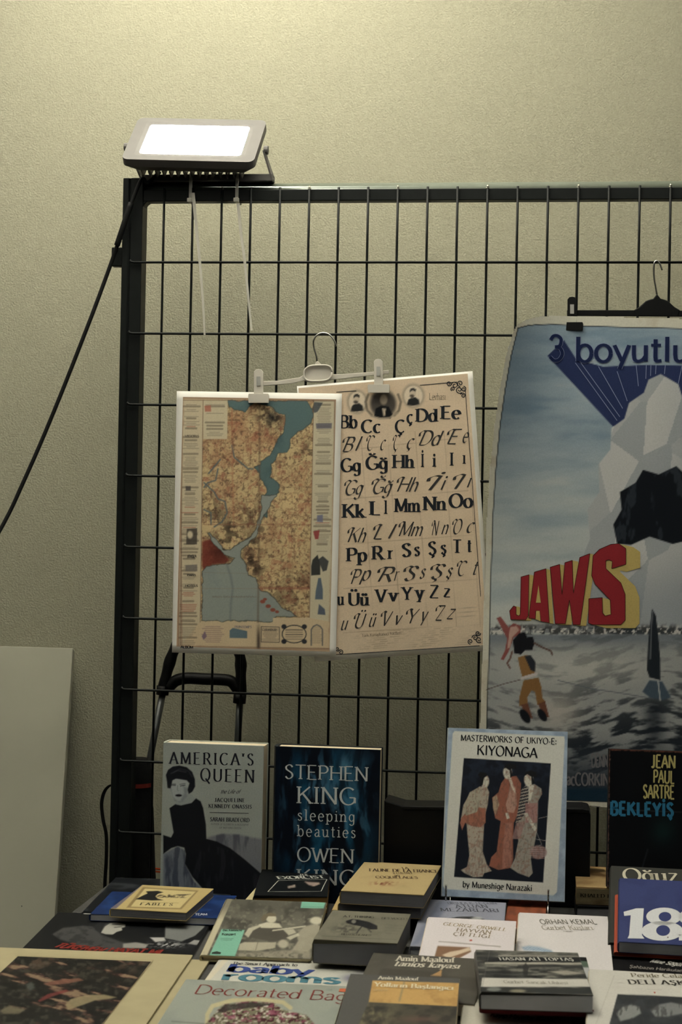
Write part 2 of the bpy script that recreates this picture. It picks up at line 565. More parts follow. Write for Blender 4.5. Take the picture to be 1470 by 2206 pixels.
class Ink:
    """layers of flat print: polygons in face coordinates"""

    def __init__(self, fr, gain):
        self.fr, self.gain = fr, gain
        self.V, self.Fc, self.C, self.g, self.gi = [], [], [], [], 0

    def add(self, poly, col, d=0.0):
        k = len(self.V)
        c = tuple(np.clip(lin(ink_tone(col)) * self.gain * TINT, 0, .9))
        self.g += [self.gi] * len(poly)
        self.V += [(p[0], p[1], d) for p in poly]
        self.C += [c] * len(poly)
        if len(poly) <= 4:
            self.Fc.append(tuple(range(k, k + len(poly))))
        else:
            for t in tessellate_polygon([[Vector((p[0], p[1], 0)) for p in poly]]):
                self.Fc.append(tuple(k + i for i in t))

    def poly(self, pts, col, d=0.0):
        self.gi += 1
        self.add([self.fr.px(*p) for p in pts], col, d)

    def line(self, pts, w, col, d=0.0):
        """pixel polyline, w in pixels"""
        self.gi += 1
        q = [self.fr.px(*p) for p in pts]
        s = np.linalg.norm(self.fr.px(pts[0][0] + 1, pts[0][1]) - q[0]) * w / 2
        for a, b in zip(q[:-1], q[1:]):
            t = (b - a) / max(np.linalg.norm(b - a), 1e-9)
            n = np.array([-t[1], t[0]]) * s
            self.add([a + n, b + n, b - n, a - n], col, d)

    def text(self, s, x0, x1, y0, h, col, st, y1=None, track=0.0, d=0.0):
        """baseline from pixel (x0,y0) to (x1,y1), cap height h pixels"""
        self.gi += 1
        a = self.fr.px(x0, y0)
        b = self.fr.px(x1, y0 if y1 is None else y1)
        H = abs((self.fr.px(x0, y0 - h) - a)[1])
        ux = b - a
        ln = np.linalg.norm(ux)
        ux = ux / ln
        uy = np.array([-ux[1], ux[0]])
        pol, w = layout(s, st, track)
        for p in pol:
            self.add([a + ux * (q[0] / w * ln) + uy * (q[1] * H) for q in p], col, d)

    def build(self, name, parent, matinv=None, bend=None, lift=0.0008, label=None):
        P = np.array(self.V)
        W = self.fr.o + P[:, :1] * self.fr.ex + P[:, 1:2] * self.fr.ey + (P[:, 2:3] + lift) * self.fr.n
        if bend is not None:
            W = W + bend(P[:, 0], P[:, 1])[:, None] * self.fr.n
        # lines of print that stand well apart become parts of their own
        g = np.array(self.g)
        ids = np.unique(g)
        cl = [[[i], P[g == i, :2].min(0), P[g == i, :2].max(0)] for i in ids]
        merged = True
        while merged:
            merged = False
            for a in range(len(cl)):
                for b in range(len(cl) - 1, a, -1):
                    gap = np.maximum(np.maximum(cl[a][1] - cl[b][2], cl[b][1] - cl[a][2]), 0)
                    size = max(np.linalg.norm(cl[a][2] - cl[a][1]), np.linalg.norm(cl[b][2] - cl[b][1]))
                    if np.linalg.norm(gap) < .12 * size:
                        cl[a] = [cl[a][0] + cl[b][0], np.minimum(cl[a][1], cl[b][1]), np.maximum(cl[a][2], cl[b][2])]
                        del cl[b]
                        merged = True
        out = None
        C = np.array(self.C)
        for grp, _, _ in sorted(cl, key=lambda q: -np.prod(q[2] - q[1])):
            keep = np.isin(g, grp)
            re = np.cumsum(keep) - 1
            fs = [tuple(re[i] for i in f) for f in self.Fc if keep[f[0]]]
            o = ink_mesh(name, W[keep], fs, C[keep], parent, label)
            out = out or o
        return out


def ink_mesh(name, W, faces, cols, parent, label=None, material=None):
    inv = np.array(parent.matrix_world.inverted()) if parent is not None else np.eye(4)
    W = np.asarray(W) @ inv[:3, :3].T + inv[:3, 3]
    me = bpy.data.meshes.new(name)
    if isinstance(faces, np.ndarray):
        nf, nv = len(faces), len(W)
        me.vertices.add(nv)
        me.vertices.foreach_set('co', W.astype(np.float32).ravel())
        me.loops.add(nf * 4)
        me.loops.foreach_set('vertex_index', faces.astype(np.int32).ravel())
        me.polygons.add(nf)
        me.polygons.foreach_set('loop_start', np.arange(0, nf * 4, 4, dtype=np.int32))
        me.update(calc_edges=True)
    else:
        me.from_pydata([tuple(w) for w in W], [], faces)
    a = me.color_attributes.new('ink', 'FLOAT_COLOR', 'POINT')
    c4 = np.ones((len(W), 4), np.float32)
    c4[:, :3] = np.asarray(cols)
    a.data.foreach_set('color', c4.ravel())
    me.materials.append(material or INK)
    me.validate()
    o = bpy.data.objects.new(name, me)
    COL.objects.link(o)
    if parent is not None:
        o.parent = parent
    if label:
        o['label'] = label
    return o


def vnoise(x, y, seed=0):
    xi, yi = np.floor(x).astype(np.int64), np.floor(y).astype(np.int64)
    xf, yf = x - xi, y - yi
    xf, yf = xf * xf * (3 - 2 * xf), yf * yf * (3 - 2 * yf)

    def h(a, b):
        v = np.sin(a * 127.1 + b * 311.7 + seed * 74.7) * 43758.5453
        return v - np.floor(v)
    return (h(xi, yi) * (1 - xf) + h(xi + 1, yi) * xf) * (1 - yf) + (h(xi, yi + 1) * (1 - xf) + h(xi + 1, yi + 1) * xf) * yf


def fbm(x, y, o=4, seed=0):
    s, a, t = 0, .5, 0
    for i in range(o):
        s = s + a * vnoise(x * 2 ** i, y * 2 ** i, seed + i * 13)
        t += a
        a *= .5
    return s / t


def sstep(a, b, x):
    t = np.clip((x - a) / (b - a), 0, 1)
    return t * t * (3 - 2 * t)


class Canvas:
    """a printed picture: a fine grid on the face, each vertex given its ink"""

    def __init__(self, fr, corners, step, bg, gain):
        """corners: face coordinates (u0, v0, u1, v1) ; step: spacing in pixels"""
        u0, v0, u1, v1 = corners
        a = np.array(to_px(fr.P(np.array([u0, v0]))))
        b = np.array(to_px(fr.P(np.array([u1, v0]))))
        c = np.array(to_px(fr.P(np.array([u0, v1]))))
        self.nx = max(4, int(np.linalg.norm(b - a) / step))
        self.ny = max(4, int(np.linalg.norm(c - a) / step))
        U, V = np.meshgrid(np.linspace(u0, u1, self.nx + 1), np.linspace(v0, v1, self.ny + 1))
        self.U, self.V, self.fr, self.gain = U.ravel(), V.ravel(), fr, gain
        W = fr.P(np.stack([self.U, self.V], 1))
        self.W = W
        self.X, self.Y = to_px(W)
        self.c = np.ones((len(self.U), 3)) * np.array(bg, float)

    @staticmethod
    def rect(fr, p, q):
        a, b = fr.px(*p), fr.px(*q)
        return (min(a[0], b[0]), min(a[1], b[1]), max(a[0], b[0]), max(a[1], b[1]))

    def mix(self, m, col):
        m = np.clip(m, 0, 1)[:, None]
        self.c = self.c * (1 - m) + np.asarray(col, float) * m

    def dist(self, pts, closed=True):
        X, Y = self.X, self.Y
        d = np.full(len(X), 1e9)
        ins = np.zeros(len(X), bool)
        n = len(pts)
        for i in range(n if closed else n - 1):
            (x0, y0), (x1, y1) = pts[i], pts[(i + 1) % n]
            ex, ey = x1 - x0, y1 - y0
            t = np.clip(((X - x0) * ex + (Y - y0) * ey) / max(ex * ex + ey * ey, 1e-9), 0, 1)
            d = np.minimum(d, np.hypot(X - x0 - t * ex, Y - y0 - t * ey))
            if closed and y0 != y1:
                cr = ((y0 > Y) != (y1 > Y)) & (X < ex * (Y - y0) / (y1 - y0) + x0)
                ins ^= cr
        return np.where(ins, -d, d) if closed else d

    def poly(self, pts, col, soft=1.0, amt=1.0):
        self.mix(amt * sstep(soft, -soft, self.dist(pts)), col)

    def ell(self, cx, cy, rx, ry, col, soft=.15, amt=1.0, rot=0.0):
        c, s = math.cos(math.radians(rot)), math.sin(math.radians(rot))
        dx, dy = self.X - cx, self.Y - cy
        r = np.hypot((dx * c + dy * s) / rx, (-dx * s + dy * c) / ry)
        self.mix(amt * sstep(1 + soft, 1 - soft, r), col)

    def line(self, pts, w, col, amt=1.0, soft=.8):
        self.mix(amt * sstep(w / 2 + soft, w / 2 - soft, self.dist(pts, False)), col)

    def build(self, name, parent, bend=None, lift=0.0004, keep=None, label=None):
        W = self.W + lift * self.fr.n
        if bend is not None:
            W = W + bend(self.U, self.V)[:, None] * self.fr.n
        i = np.arange(self.ny)[:, None] * (self.nx + 1) + np.arange(self.nx)[None]
        i = i.ravel()
        f = np.stack([i, i + 1, i + self.nx + 2, i + self.nx + 1], 1)
        if keep is not None:
            k = keep
            f = f[k[f].all(1)]
            used = np.unique(f)
            re = np.zeros(len(W), np.int64)
            re[used] = np.arange(len(used))
            f, W = re[f], W[used]
            c = self.c[used]
        else:
            c = self.c
        return ink_mesh(name, W, f, np.clip(lin(ink_tone(np.clip(c, 0, 255))) * self.gain * TINT, 0, .9), parent, label)

# ================================================================== the setting
WALL_Y = 0.29
M_WALL = mat('rough_grey_cream_plaster', (152, 150, 131), 0.9, 0, 0.075, 240, 0.4, 300, 0.15)
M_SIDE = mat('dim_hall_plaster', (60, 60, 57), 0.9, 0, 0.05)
M_CEIL = mat('white_ceiling_paint', (235, 232, 222), 0.9, 0, 0.02, 5)
M_FLOOR = mat('grey_stone_floor', (58, 55, 52), 0.6, 0, 0.15, 9)
X0, X1, Y0, CEIL_Z = -2.6, 4.2, -5.2, 2.65
tag(box('wall_back', X0, X1, WALL_Y, WALL_Y + 0.12, 0, CEIL_Z, M_WALL), 'rough cream plaster wall behind the wire mesh screen', 'wall', kind='structure')
tag(box('wall_left', X0 - 0.12, X0, Y0, WALL_Y + 0.12, 0, CEIL_Z, M_SIDE), 'dim plaster side wall left of the stall', 'wall', kind='structure')
tag(box('wall_right', X1, X1 + 0.12, Y0, WALL_Y + 0.12, 0, CEIL_Z, M_SIDE), 'dim plaster side wall right of the stall', 'wall', kind='structure')
tag(box('wall_front', X0, X1, Y0 - 0.12, Y0, 0, CEIL_Z, M_SIDE), 'dim plaster wall behind the viewer', 'wall', kind='structure')
tag(box('floor', X0 - .12, X1 + .12, Y0 - .12, WALL_Y + .12, -0.1, 0, M_FLOOR), 'grey stone floor of the hall', 'floor', kind='structure')
tag(box('ceiling', X0 - .12, X1 + .12, Y0 - .12, WALL_Y + .12, CEIL_Z, CEIL_Z + 0.1, M_CEIL), 'white painted ceiling of the hall', 'ceiling', kind='structure')

# ------------------------------------------------------------------ leaning white board
M_BOARD = mat('off_white_board', (142, 141, 127), 0.7, 0, 0.06, 6)
bt = at_y(157, 1396, WALL_Y - 0.035)
bb = at_y(112, 2060, WALL_Y - 0.26)
up = bb - bt
low = bt + up * (bt[2] / (bt[2] - bb[2]))
board = thing('leaning_board', 'large off-white board leaning against the wall left of the mesh screen', 'board', (low[0] - .35, low[1], 0))
upv = (bt - low) / np.linalg.norm(bt - low)
nrm = np.cross(np.array([1.0, 0, 0]), upv)
nrm /= np.linalg.norm(nrm)
bw, bh = 0.7, np.linalg.norm(bt - low)
vs = []
for d in (0.0, 0.016):
    for (a, b) in ((0, 0), (1, 0), (1, 1), (0, 1)):
        vs.append(low + np.array([-bw, 0, 0]) * (1 - a) + upv * bh * b + (-nrm if nrm[1] < 0 else nrm) * d)
bo = mesh_obj('panel', vs, [(0, 1, 2, 3), (4, 7, 6, 5), (0, 4, 5, 1), (1, 5, 6, 2), (2, 6, 7, 3), (3, 7, 4, 0)], M_BOARD, board)
bevel(bo, .0015)
# small dark scuff on it
fr_b = Frame(low, np.array([1.0, 0, 0]), upv)
sc = Ink(fr_b, 2.0)
sc.poly([(44, 1501), (51, 1499), (59, 1501), (53, 1505)], (40, 40, 36))
sc.poly([(104, 1956), (106, 1954), (107, 1957), (105, 1958)], (60, 58, 50))
sc.build('scuff_mark', board, label='small dark scuff marks')

# ------------------------------------------------------------------ mesh screen
fence = thing('mesh_screen', 'dark steel frame screen filled with rectangular wire mesh standing behind the table', 'screen', (-0.05, 0.02, 0))
PITCH_X, PITCH_Z = 0.05, 0.1213
FX1 = 1.60


def post(x0, x1, name):
    # square tube with two shallow grooves down the front
    w = x1 - x0
    o = [(x0, 0.004), (x0 + .3 * w, 0.004), (x0 + .33 * w, 0.0065), (x0 + .38 * w, 0.0065), (x0 + .41 * w, 0.004), (x1, 0.004), (x1, 0.038), (x0, 0.038)]
    n = len(o)
    V = [(a, b, z) for z in (0.0, 1.917) for a, b in o]
    Fc = [tuple(range(n)), tuple(range(n, 2 * n))] + [(i, (i + 1) % n, n + (i + 1) % n, n + i) for i in range(n)]
    return bevel(mesh_obj(name, V, Fc, M_STEEL, fence), .001, 1)


post(-0.0725, -0.0375, 'post')
post(FX1, FX1 + .035, 'post')
# top rail: dark flat band with a round tube showing above it, and a welded gusset in the corner
rv = [box_vf(-0.0375, FX1, 0.006, 0.03, 1.877, 1.8965)]
gp = [(-0.0375, 1.877), (-0.0375, 1.868), (-0.034, 1.8735), (-0.029, 1.877)]
rv.append(prism_vf(gp, .006, .03))
bevel(mesh_obj('top_rail', *join_vf(rv), M_STEEL, fence), .001, 1)
M_RAIL = mat('grey_green_lamplit_tube', (92, 98, 86), 0.6, 0.0, 0.1, 30)  # paler than the frame steel: the lamp's light put into its colour
tube('rail_tube', [(-0.0375, .03, 1.8995), (FX1, .03, 1.8995)], 0.0115, M_RAIL, fence, 16)
box('bottom_rail', -0.0375, FX1, 0.006, 0.03, 0.12, 0.14, M_STEEL, fence, .001)
for x in (-0.055, FX1 + .017):
    box('foot', x - .03, x + .03, -0.22, 0.26, 0.0, 0.012, M_STEEL, fence, .002)
ncol = int(FX1 / PITCH_X)
for i in range(0, ncol + 1):
    x = i * PITCH_X
    tube('vertical_wire', [(x, 0.0032, .125), (x, 0.0032, 1.8)] + [(x, 0.0032, 1.899)], 0.0021, M_STEEL, fence, 8)
for j in range(0, 14):
    z = ROW0 - j * PITCH_Z
    if z < .15:
        break
    tube('horizontal_wire', [(-0.0565, -0.0012, z + .004), (-0.054, -0.0012, z + .0008), (-0.05, -0.0012, z), (FX1 + .015, -0.0012, z)], 0.0021, M_STEEL, fence, 8)
# every third wire tip at the rail tube, its pale colour paints in lamplight
for i in range(2, ncol, 3):
    mesh_obj('lit_wire_tip', *tube_vf([(i * PITCH_X, .004, 1.8965), (i * PITCH_X, .004, 1.9015)], [.003, .0012], 8), mat('lamplit_tip_tone', (180, 178, 160), .4, .6), fence)
# lug on the post
l0, l1 = at_y(243, 534, .02), at_y(266, 575, .02)
lug = box('fixing_lug', l0[0], l1[0] + .002, .012, .03, l1[2], l0[2], M_STEEL, fence, .0015)
lb = tube('bolt', [(l0[0] + .009, .012, l0[2] - .004), (l0[0] + .009, .0085, l0[2] - .004)], .003, M_STEEL, lug, 8)

# ------------------------------------------------------------------ floodlight
LX = 0.072
lamp = thing('floodlight', 'lit rectangular floodlight tilted upward on the top rail of the mesh screen', 'floodlight', (LX, 0.018, 1.911))
EL = math.radians(47)
nv = np.array([0.02, -math.cos(EL), math.sin(EL)])
nv /= np.linalg.norm(nv)
exl = np.array([math.cos(math.radians(-2)), math.sin(math.radians(-2)), 0])
exl = exl - nv * (exl @ nv)
exl /= np.linalg.norm(exl)
eyl = np.cross(nv, exl)
LW, LH = 0.226, 0.136
fl_front = at_y(403, 346, -0.055)          # middle of the housing's near lower edge
LC = fl_front + eyl * LH / 2


def lp(u, v, w):
    return LC + exl * u + eyl * v + nv * w


def rrect(w, h, r, n=5):
    o = []
    for (cx, cy, a) in ((w / 2 - r, h / 2 - r, 0), (-w / 2 + r, h / 2 - r, 90), (-w / 2 + r, -h / 2 + r, 180), (w / 2 - r, -h / 2 + r, 270)):
        o += [(cx + r * math.cos(math.radians(a + 90 * i / n)), cy + r * math.sin(math.radians(a + 90 * i / n))) for i in range(n + 1)]
    return o


GW, GH = 0.174, 0.094
out_ = rrect(LW, LH, .012)
inn = rrect(GW, GH, .006)
mid = rrect(GW + .016, GH + .016, .008)
bk = rrect(LW - .03, LH - .03, .012)
n = len(out_)
rings = [[lp(u, v, -.015) for u, v in inn], [lp(u, v, -.001) for u, v in inn], [lp(u, v, 0.0) for u, v in mid], [lp(u, v, 0.0) for u, v in out_], [lp(u, v, -.014) for u, v in out_], [lp(u, v, -.03) for u, v in bk]]
V = [p for rg in rings for p in rg]
Fc = []
for k in range(len(rings) - 1):
    Fc += [(k * n + i, k * n + (i + 1) % n, (k + 1) * n + (i + 1) % n, (k + 1) * n + i) for i in range(n)]
Fc.append(tuple(range(5 * n, 6 * n)))
housing = mesh_obj('housing', V, Fc, M_LAMPGREY, lamp)
fins = []
for i in range(15):
    u = -.085 + i * .17 / 14
    q = []
    for dv, dw in ((-.055, -.03), (.055, -.03), (.048, -.046), (-.048, -.046)):
        q.append((dv, dw))
    vv = [lp(u - .0012, a, b) for a, b in q] + [lp(u + .0012, a, b) for a, b in q]
    fins.append((vv, [(0, 1, 2, 3), (7, 6, 5, 4), (0, 4, 5, 1), (1, 5, 6, 2), (2, 6, 7, 3), (3, 7, 4, 0)]))
mesh_obj('heat_fins', *join_vf(fins), M_LAMPGREY, lamp)
gm = bpy.data.materials.new('lit_floodlight_glass')
gm.use_nodes = True
gn = gm.node_tree
gn.nodes.clear()
em = gn.nodes.new('ShaderNodeEmission')
em.inputs[0].default_value = (1.0, 0.975, 0.90, 1)
em.inputs[1].default_value = LAMP_POWER
go = gn.nodes.new('ShaderNodeOutputMaterial')
gn.links.new(em.outputs[0], go.inputs[0])
gl = mesh_obj('light_panel', [lp(u * .995, v * .995, -.0146) for u, v in inn], [tuple(range(n))], gm, lamp)
gl['label'] = 'glowing white light panel'
# bracket: bar on the rail and two arms up to the pivots
BY, BZ = 0.018, 1.911
box('bracket_bar', LX - .1135, LX + .1135, BY - .012, BY + .013, BZ, BZ + .012, M_LAMPGREY, lamp, .001)
for s in (-1, 1):
    top = lp(s * (LW / 2 + .003), 0.0, -.018)
    a = np.array([LX + s * .1115, BY, BZ + .004])
    d = top - a
    sd = np.cross(d / np.linalg.norm(d), np.array([1.0, 0, 0]))
    sd /= np.linalg.norm(sd)
    vv = []
    for q, wd in ((a, .012), (top, .007)):
        for e in (-1, 1):
            for t in (0, .003):
                vv.append(q + sd * wd * e + np.array([s * t, 0, 0]))
    arm = mesh_obj('bracket_arm', vv, [(0, 1, 3, 2), (4, 5, 7, 6), (0, 1, 5, 4), (2, 3, 7, 6), (0, 2, 6, 4), (1, 3, 7, 5)], M_LAMPGREY, lamp)
    kb = mesh_obj('pivot_knob', *tube_vf([top + np.array([s * .002, 0, 0]), top + np.array([s * .009, 0, 0])], .0075, 12), M_LAMPGREY, lamp)
# cord from the back of the lamp down to the left
c0 = lp(-.06, -.03, -.046)
pts = [c0, c0 + np.array([-.02, -.005, -.02]), at_y(306, 385, -.005), at_y(287, 428, -.008), at_y(266, 487, -.009), at_y(254, 525, -.004), at_y(233, 585, .0), at_y(190, 700, -.006), at_y(118, 882, -.015), at_y(52, 1035, -.03), at_y(-10, 1160, -.05), at_y(-200, 1480, -.14), at_y(-430, 1800, -.28), at_y(-560, 2060, -.4)]
pts.append(np.array([pts[-1][0] - .15, -.5, .2]))
pts.append(np.array([pts[-1][0] - .3, -.55, .006]))
tube('power_cord', catmull(pts, 6), .0036, M_CORD, lamp, 8)
tube('cord_sleeve', catmull([at_y(283, 437, -.0085), at_y(266, 487, -.0095), at_y(252, 529, -.0045)], 5), .0052, M_CORD, lamp, 8)

# cable ties holding the lamp to the rail
for (x, tail, lab) in ((410, [(416, 415), (424, 500), (432, 580), (438, 660), (441, 722)], 'left'), (510, [(513, 438), (519, 500), (527, 560), (535, 640), (542, 712)], 'right')):
    p0 = at_y(x, 405, .0)
    tx = p0[0]
    tie = thing('cable_tie', 'white cable tie with hanging tail, %s one of the two under the floodlight' % lab, 'cable tie', (tx, .018, 1.9), 'cable ties under the floodlight')
    w = .0055
    loop = [(tx, .003, 1.874), (tx, .003, 1.924), (tx, .033, 1.924), (tx, .042, 1.912), (tx, .042, 1.89), (tx, .033, 1.875)]
    vv, ff = [], []
    for (a, b, c) in loop:
        vv += [(a - w / 2, b, c), (a + w / 2, b, c)]
    k = len(loop)
    ff = [(2 * i, 2 * i + 1, (2 * i + 3) % (2 * k), (2 * i + 2) % (2 * k)) for i in range(k)]
    st = mesh_obj('strap', vv, ff, M_TIE, tie)
    sd = st.modifiers.new('thick', 'SOLIDIFY')
    sd.thickness = .0012
    box('ratchet_head', tx - .0045, tx + .0045, -.004, .003, 1.874, 1.881, M_TIE, tie, .001)
    tp = [at_y(a, b, -.004 - .00 * i) for i, (a, b) in enumerate(tail)]
    tp = catmull(tp, 5)
    vv = []
    for i, q in enumerate(tp):
        ww = w * (1 - .45 * i / len(tp)) / 2
        vv += [q + np.array([-ww, 0, 0]), q + np.array([ww, 0, 0])]
    tl = mesh_obj('tail', vv, [(2 * i, 2 * i + 1, 2 * i + 3, 2 * i + 2) for i in range(len(tp) - 1)], M_TIE, tie)
    sd = tl.modifiers.new('thick', 'SOLIDIFY')
    sd.thickness = .001

# ------------------------------------------------------------------ folding trolley behind the screen
TY = 0.15
tr = thing('folding_trolley', 'folding trolley with black handle and grey tubes behind the screen under the old map', 'trolley', (at_y(430, 1500, TY)[0], TY, 0))
hp = [at_y(x, y, TY) for x, y in ((350, 1494), (362, 1440), (376, 1400), (396, 1375), (440, 1366), (480, 1372), (505, 1388), (517, 1412), (519, 1450), (518, 1512))]
hs = catmull(hp, 6)
tube('handle', hs, [.0102 + .0008 * math.sin(i) for i in range(len(hs))], M_BLACK, tr, 12)
g = [at_y(x, y, TY) for x, y in ((362, 1482), (380, 1466), (405, 1461), (440, 1463), (475, 1464), (498, 1468), (512, 1484))]
tube('crossbar', catmull(g, 6), .0105, M_BLACK, tr, 12)
tl0, tl1 = at_y(351, 1492, TY), at_y(322, 1640, TY)
dl = (tl1 - tl0) / (tl0[2] - tl1[2])
tube('side_tube', [tl0, tl1, tl0 + dl * (tl0[2] - .08)], .0062, M_GREYTUBE, tr, 12)
tr0, tr1 = at_y(517, 1510, TY), at_y(512, 1600, TY)
dr = (tr1 - tr0) / (tr0[2] - tr1[2])
dr[0] *= .5
tube('side_tube', [tr0, tr1, tr0 + dr * (tr0[2] - .08)], .0062, M_GREYTUBE, tr, 12)
for q in (tl0, tr0):
    tube('grip_collar', [q + np.array([0, 0, .012]), q + np.array([-.001, 0, -.004])], .0115, M_BLACK, tr, 12)
bl = tl0 + dl * (tl0[2] - .08)
br = tr0 + dr * (tr0[2] - .08)
box('toe_plate', min(bl[0], br[0]), max(bl[0], br[0]), TY - .06, TY + .04, .06, .072, M_GREYTUBE, tr, .002)
for q in (bl, br):
    tube('wheel', [q + np.array([-.012, .06, -.03]), q + np.array([.012, .06, -.03])], .05, M_BLACK, tr, 24)
o0 = at_y(318, 1874, TY)
for dy in (0, 6):
    tube('orange_cord', [at_y(322, 1870 + dy, TY - .012), at_y(352, 1873 + dy, TY - .012)], .0017, mat('orange_elastic', (190, 70, 30), .7), tr, 6)

# ------------------------------------------------------------------ black bag beside the post
bg = thing('umbrella_bag', 'long black nylon bag with a thin red stripe standing behind the screen post', 'bag', (at_y(290, 1760, .072)[0], .072, 0.0125))
prof = [(1634, 262, 318), (1640, 256, 324), (1700, 256, 328), (1728, 256, 328), (1740, 256, 330), (1800, 254, 332), (1860, 252, 334), (1900, 250, 336)]
rows = []
for y, xa, xb in prof:
    a, b = at_y(xa, y, .072), at_y(xb, y, .072)
    rows.append((a[0], b[0], a[2]))
z_last = rows[-1][2]
rows += [(rows[-1][0], rows[-1][1], .35), (rows[-1][0] + .005, rows[-1][1] - .005, .03), (rows[-1][0] + .015, rows[-1][1] - .015, 0.0125)]
V, Fc, nn = [], [], 20
for xa, xb, z in rows:
    for k in range(nn):
        an = 2 * math.pi * k / nn
        V.append(((xa + xb) / 2 + (xb - xa) / 2 * math.cos(an), .072 + .031 * math.sin(an) * (1 + .06 * math.sin(3 * an + z * 40)), z))
for i in range(len(rows) - 1):
    Fc += [(i * nn + k, i * nn + (k + 1) % nn, (i + 1) * nn + (k + 1) % nn, (i + 1) * nn + k) for k in range(nn)]
Fc += [tuple(range(nn)), tuple(range((len(rows) - 1) * nn, len(rows) * nn))]
mesh_obj('bag_body', V, Fc, M_BLACKCLOTH, bg, True)
za, zb = at_y(300, 1690, .04)[2], at_y(300, 1699, .04)[2]
cx = (rows[2][0] + rows[2][1]) / 2
rx = (rows[2][1] - rows[2][0]) / 2
V = [(cx + (rx + .0015) * math.cos(a), .072 - .0335 * math.sin(a), z) for a in np.linspace(.15, 1.75, 10) for z in (zb, za)]
mesh_obj('red_stripe', V, [(2 * i, 2 * i + 1, 2 * i + 3, 2 * i + 2) for i in range(9)], mat('dark_red_webbing', (110, 38, 30), .8), bg)
sp = [at_y(x, y, .075) for x, y in ((250, 1694), (240, 1690), (226, 1703), (219, 1730), (222, 1765), (229, 1800), (229, 1850), (226, 1905), (224, 1990))]
sp = catmull(sp, 6)
V = []
for q in sp:
    V += [q + np.array([-.0028, -.001, 0]), q + np.array([.0028, .001, 0])]
so = mesh_obj('carry_strap', V, [(2 * i, 2 * i + 1, 2 * i + 3, 2 * i + 2) for i in range(len(sp) - 1)], M_BLACKCLOTH, bg)
so.modifiers.new('thick', 'SOLIDIFY').thickness = .002

# ------------------------------------------------------------------ hangers


def hanger(name, label, Y, bar_pts, hub_pts, hook_px, clips, material, hole=None, thick=.006):
    """clip hanger; outlines in photograph pixels at depth Y"""
    c = at_y(*hook_px[-1], Y)
    h = thing(name, label, 'hanger', tuple(c))
    px_prism('bar', bar_pts, Y, thick * .7, material, h, .0008)
    hub = px_prism('hub', hub_pts, Y - .001, thick, material, h, .0015)
    tube('hook', catmull([at_y(x, y, yy) for x, y, yy in hook_px_y(hook_px, Y)], 7), .0014, M_CHROME, h, 8)
    for (x, y0, y1, y2, w, jw, lean) in clips:
        a = at_y(x, y0, Y)
        s = 1 / np.linalg.norm(at_y(x + 1, y0, Y) - a)
        hw = w / 2
        body = [(x - hw, y1 + 6), (x - hw, y0 + hw * .6), (x - hw * .6, y0 + hw * .1), (x, y0), (x + hw * .6, y0 + hw * .1), (x + hw, y0 + hw * .6), (x + hw, y1 + 6)]
        body = [(px_ + lean * (y1 - py_), py_) for px_, py_ in body]
        cl = px_prism('clip', body, Y - .011, .004, material, h, .0008)
        bodyb = [(px_, py_ + 2) for px_, py_ in body]
        jaw = [(x - jw / 2, y1), (x + jw / 2, y1), (x + jw / 2 + 1, y1 + 5), (x + jw / 2, y2), (x - jw / 2, y2), (x - jw / 2 - 1, y1 + 5)]
        jw_ = px_prism('clip_jaw', jaw, Y - .0135, .0045, material, h, .001)
        px_prism('clip_jaw', jaw, Y + .006, .003, material, h, .001)
        px_prism('clip', body, Y + .005, .003, material, h, .0008)
        ym = (y0 * .55 + y1 * .45)
        spx = x + lean * (y1 - ym)
        px_prism('clip_spring', [(spx - hw * .42, ym - 8), (spx + hw * .42, ym - 8), (spx + hw * .42, ym + 12), (spx - hw * .42, ym + 12)], Y - .0125, .002, M_SPRING, h)
    return h


def hook_px_y(hp_, Y):
    """the hook arches over the horizontal wire: depth runs from the hub over to the far side of the wire"""
    n_ = len(hp_)
    return [(x, y, Y + .002 + (i / (n_ - 1)) * 0 if i == n_ - 1 else Y + .002) for i, (x, y) in enumerate(hp_)]


HY = -.014
wbar = [(560, 821), (600, 820), (645, 813), (662, 803), (706, 800), (716, 806), (735, 806), (800, 801), (838, 797), (838, 805), (806, 808), (740, 816), (712, 818), (700, 824), (668, 824), (655, 820), (630, 826), (560, 832)]
wring = []
for a in np.linspace(0, 2 * math.pi, 33)[:-1]:
    c, s = math.cos(a), math.sin(a)
    wring.append((685.5 + 30 * np.sign(c) * abs(c) ** .6, 804 + 17 * np.sign(s) * abs(s) ** .75 - 2.2 * c))
wh = hanger('clip_hanger', 'white plastic clip hanger holding the old map and alphabet chart', HY, wbar, wring,
            [(725, 746), (720, 733), (710, 721), (696, 717), (683, 722), (676, 734), (677, 750), (682, 768), (684, 788)],
            [(557, 795, 848, 868, 20, 43, .0), (816, 773, 828, 846, 19, 46, -.02)], M_WHITEPL)
rim = [at_y(x, y, HY - .0035) for x, y in wring]
tube('hub_rim', rim + rim[:1], .0017, M_WHITEPL, wh, 8)
px_prism('hook_socket', [(675, 790), (681, 780), (684, 777), (687, 780), (696, 788)], HY - .001, .005, M_WHITEPL, wh, .0008)

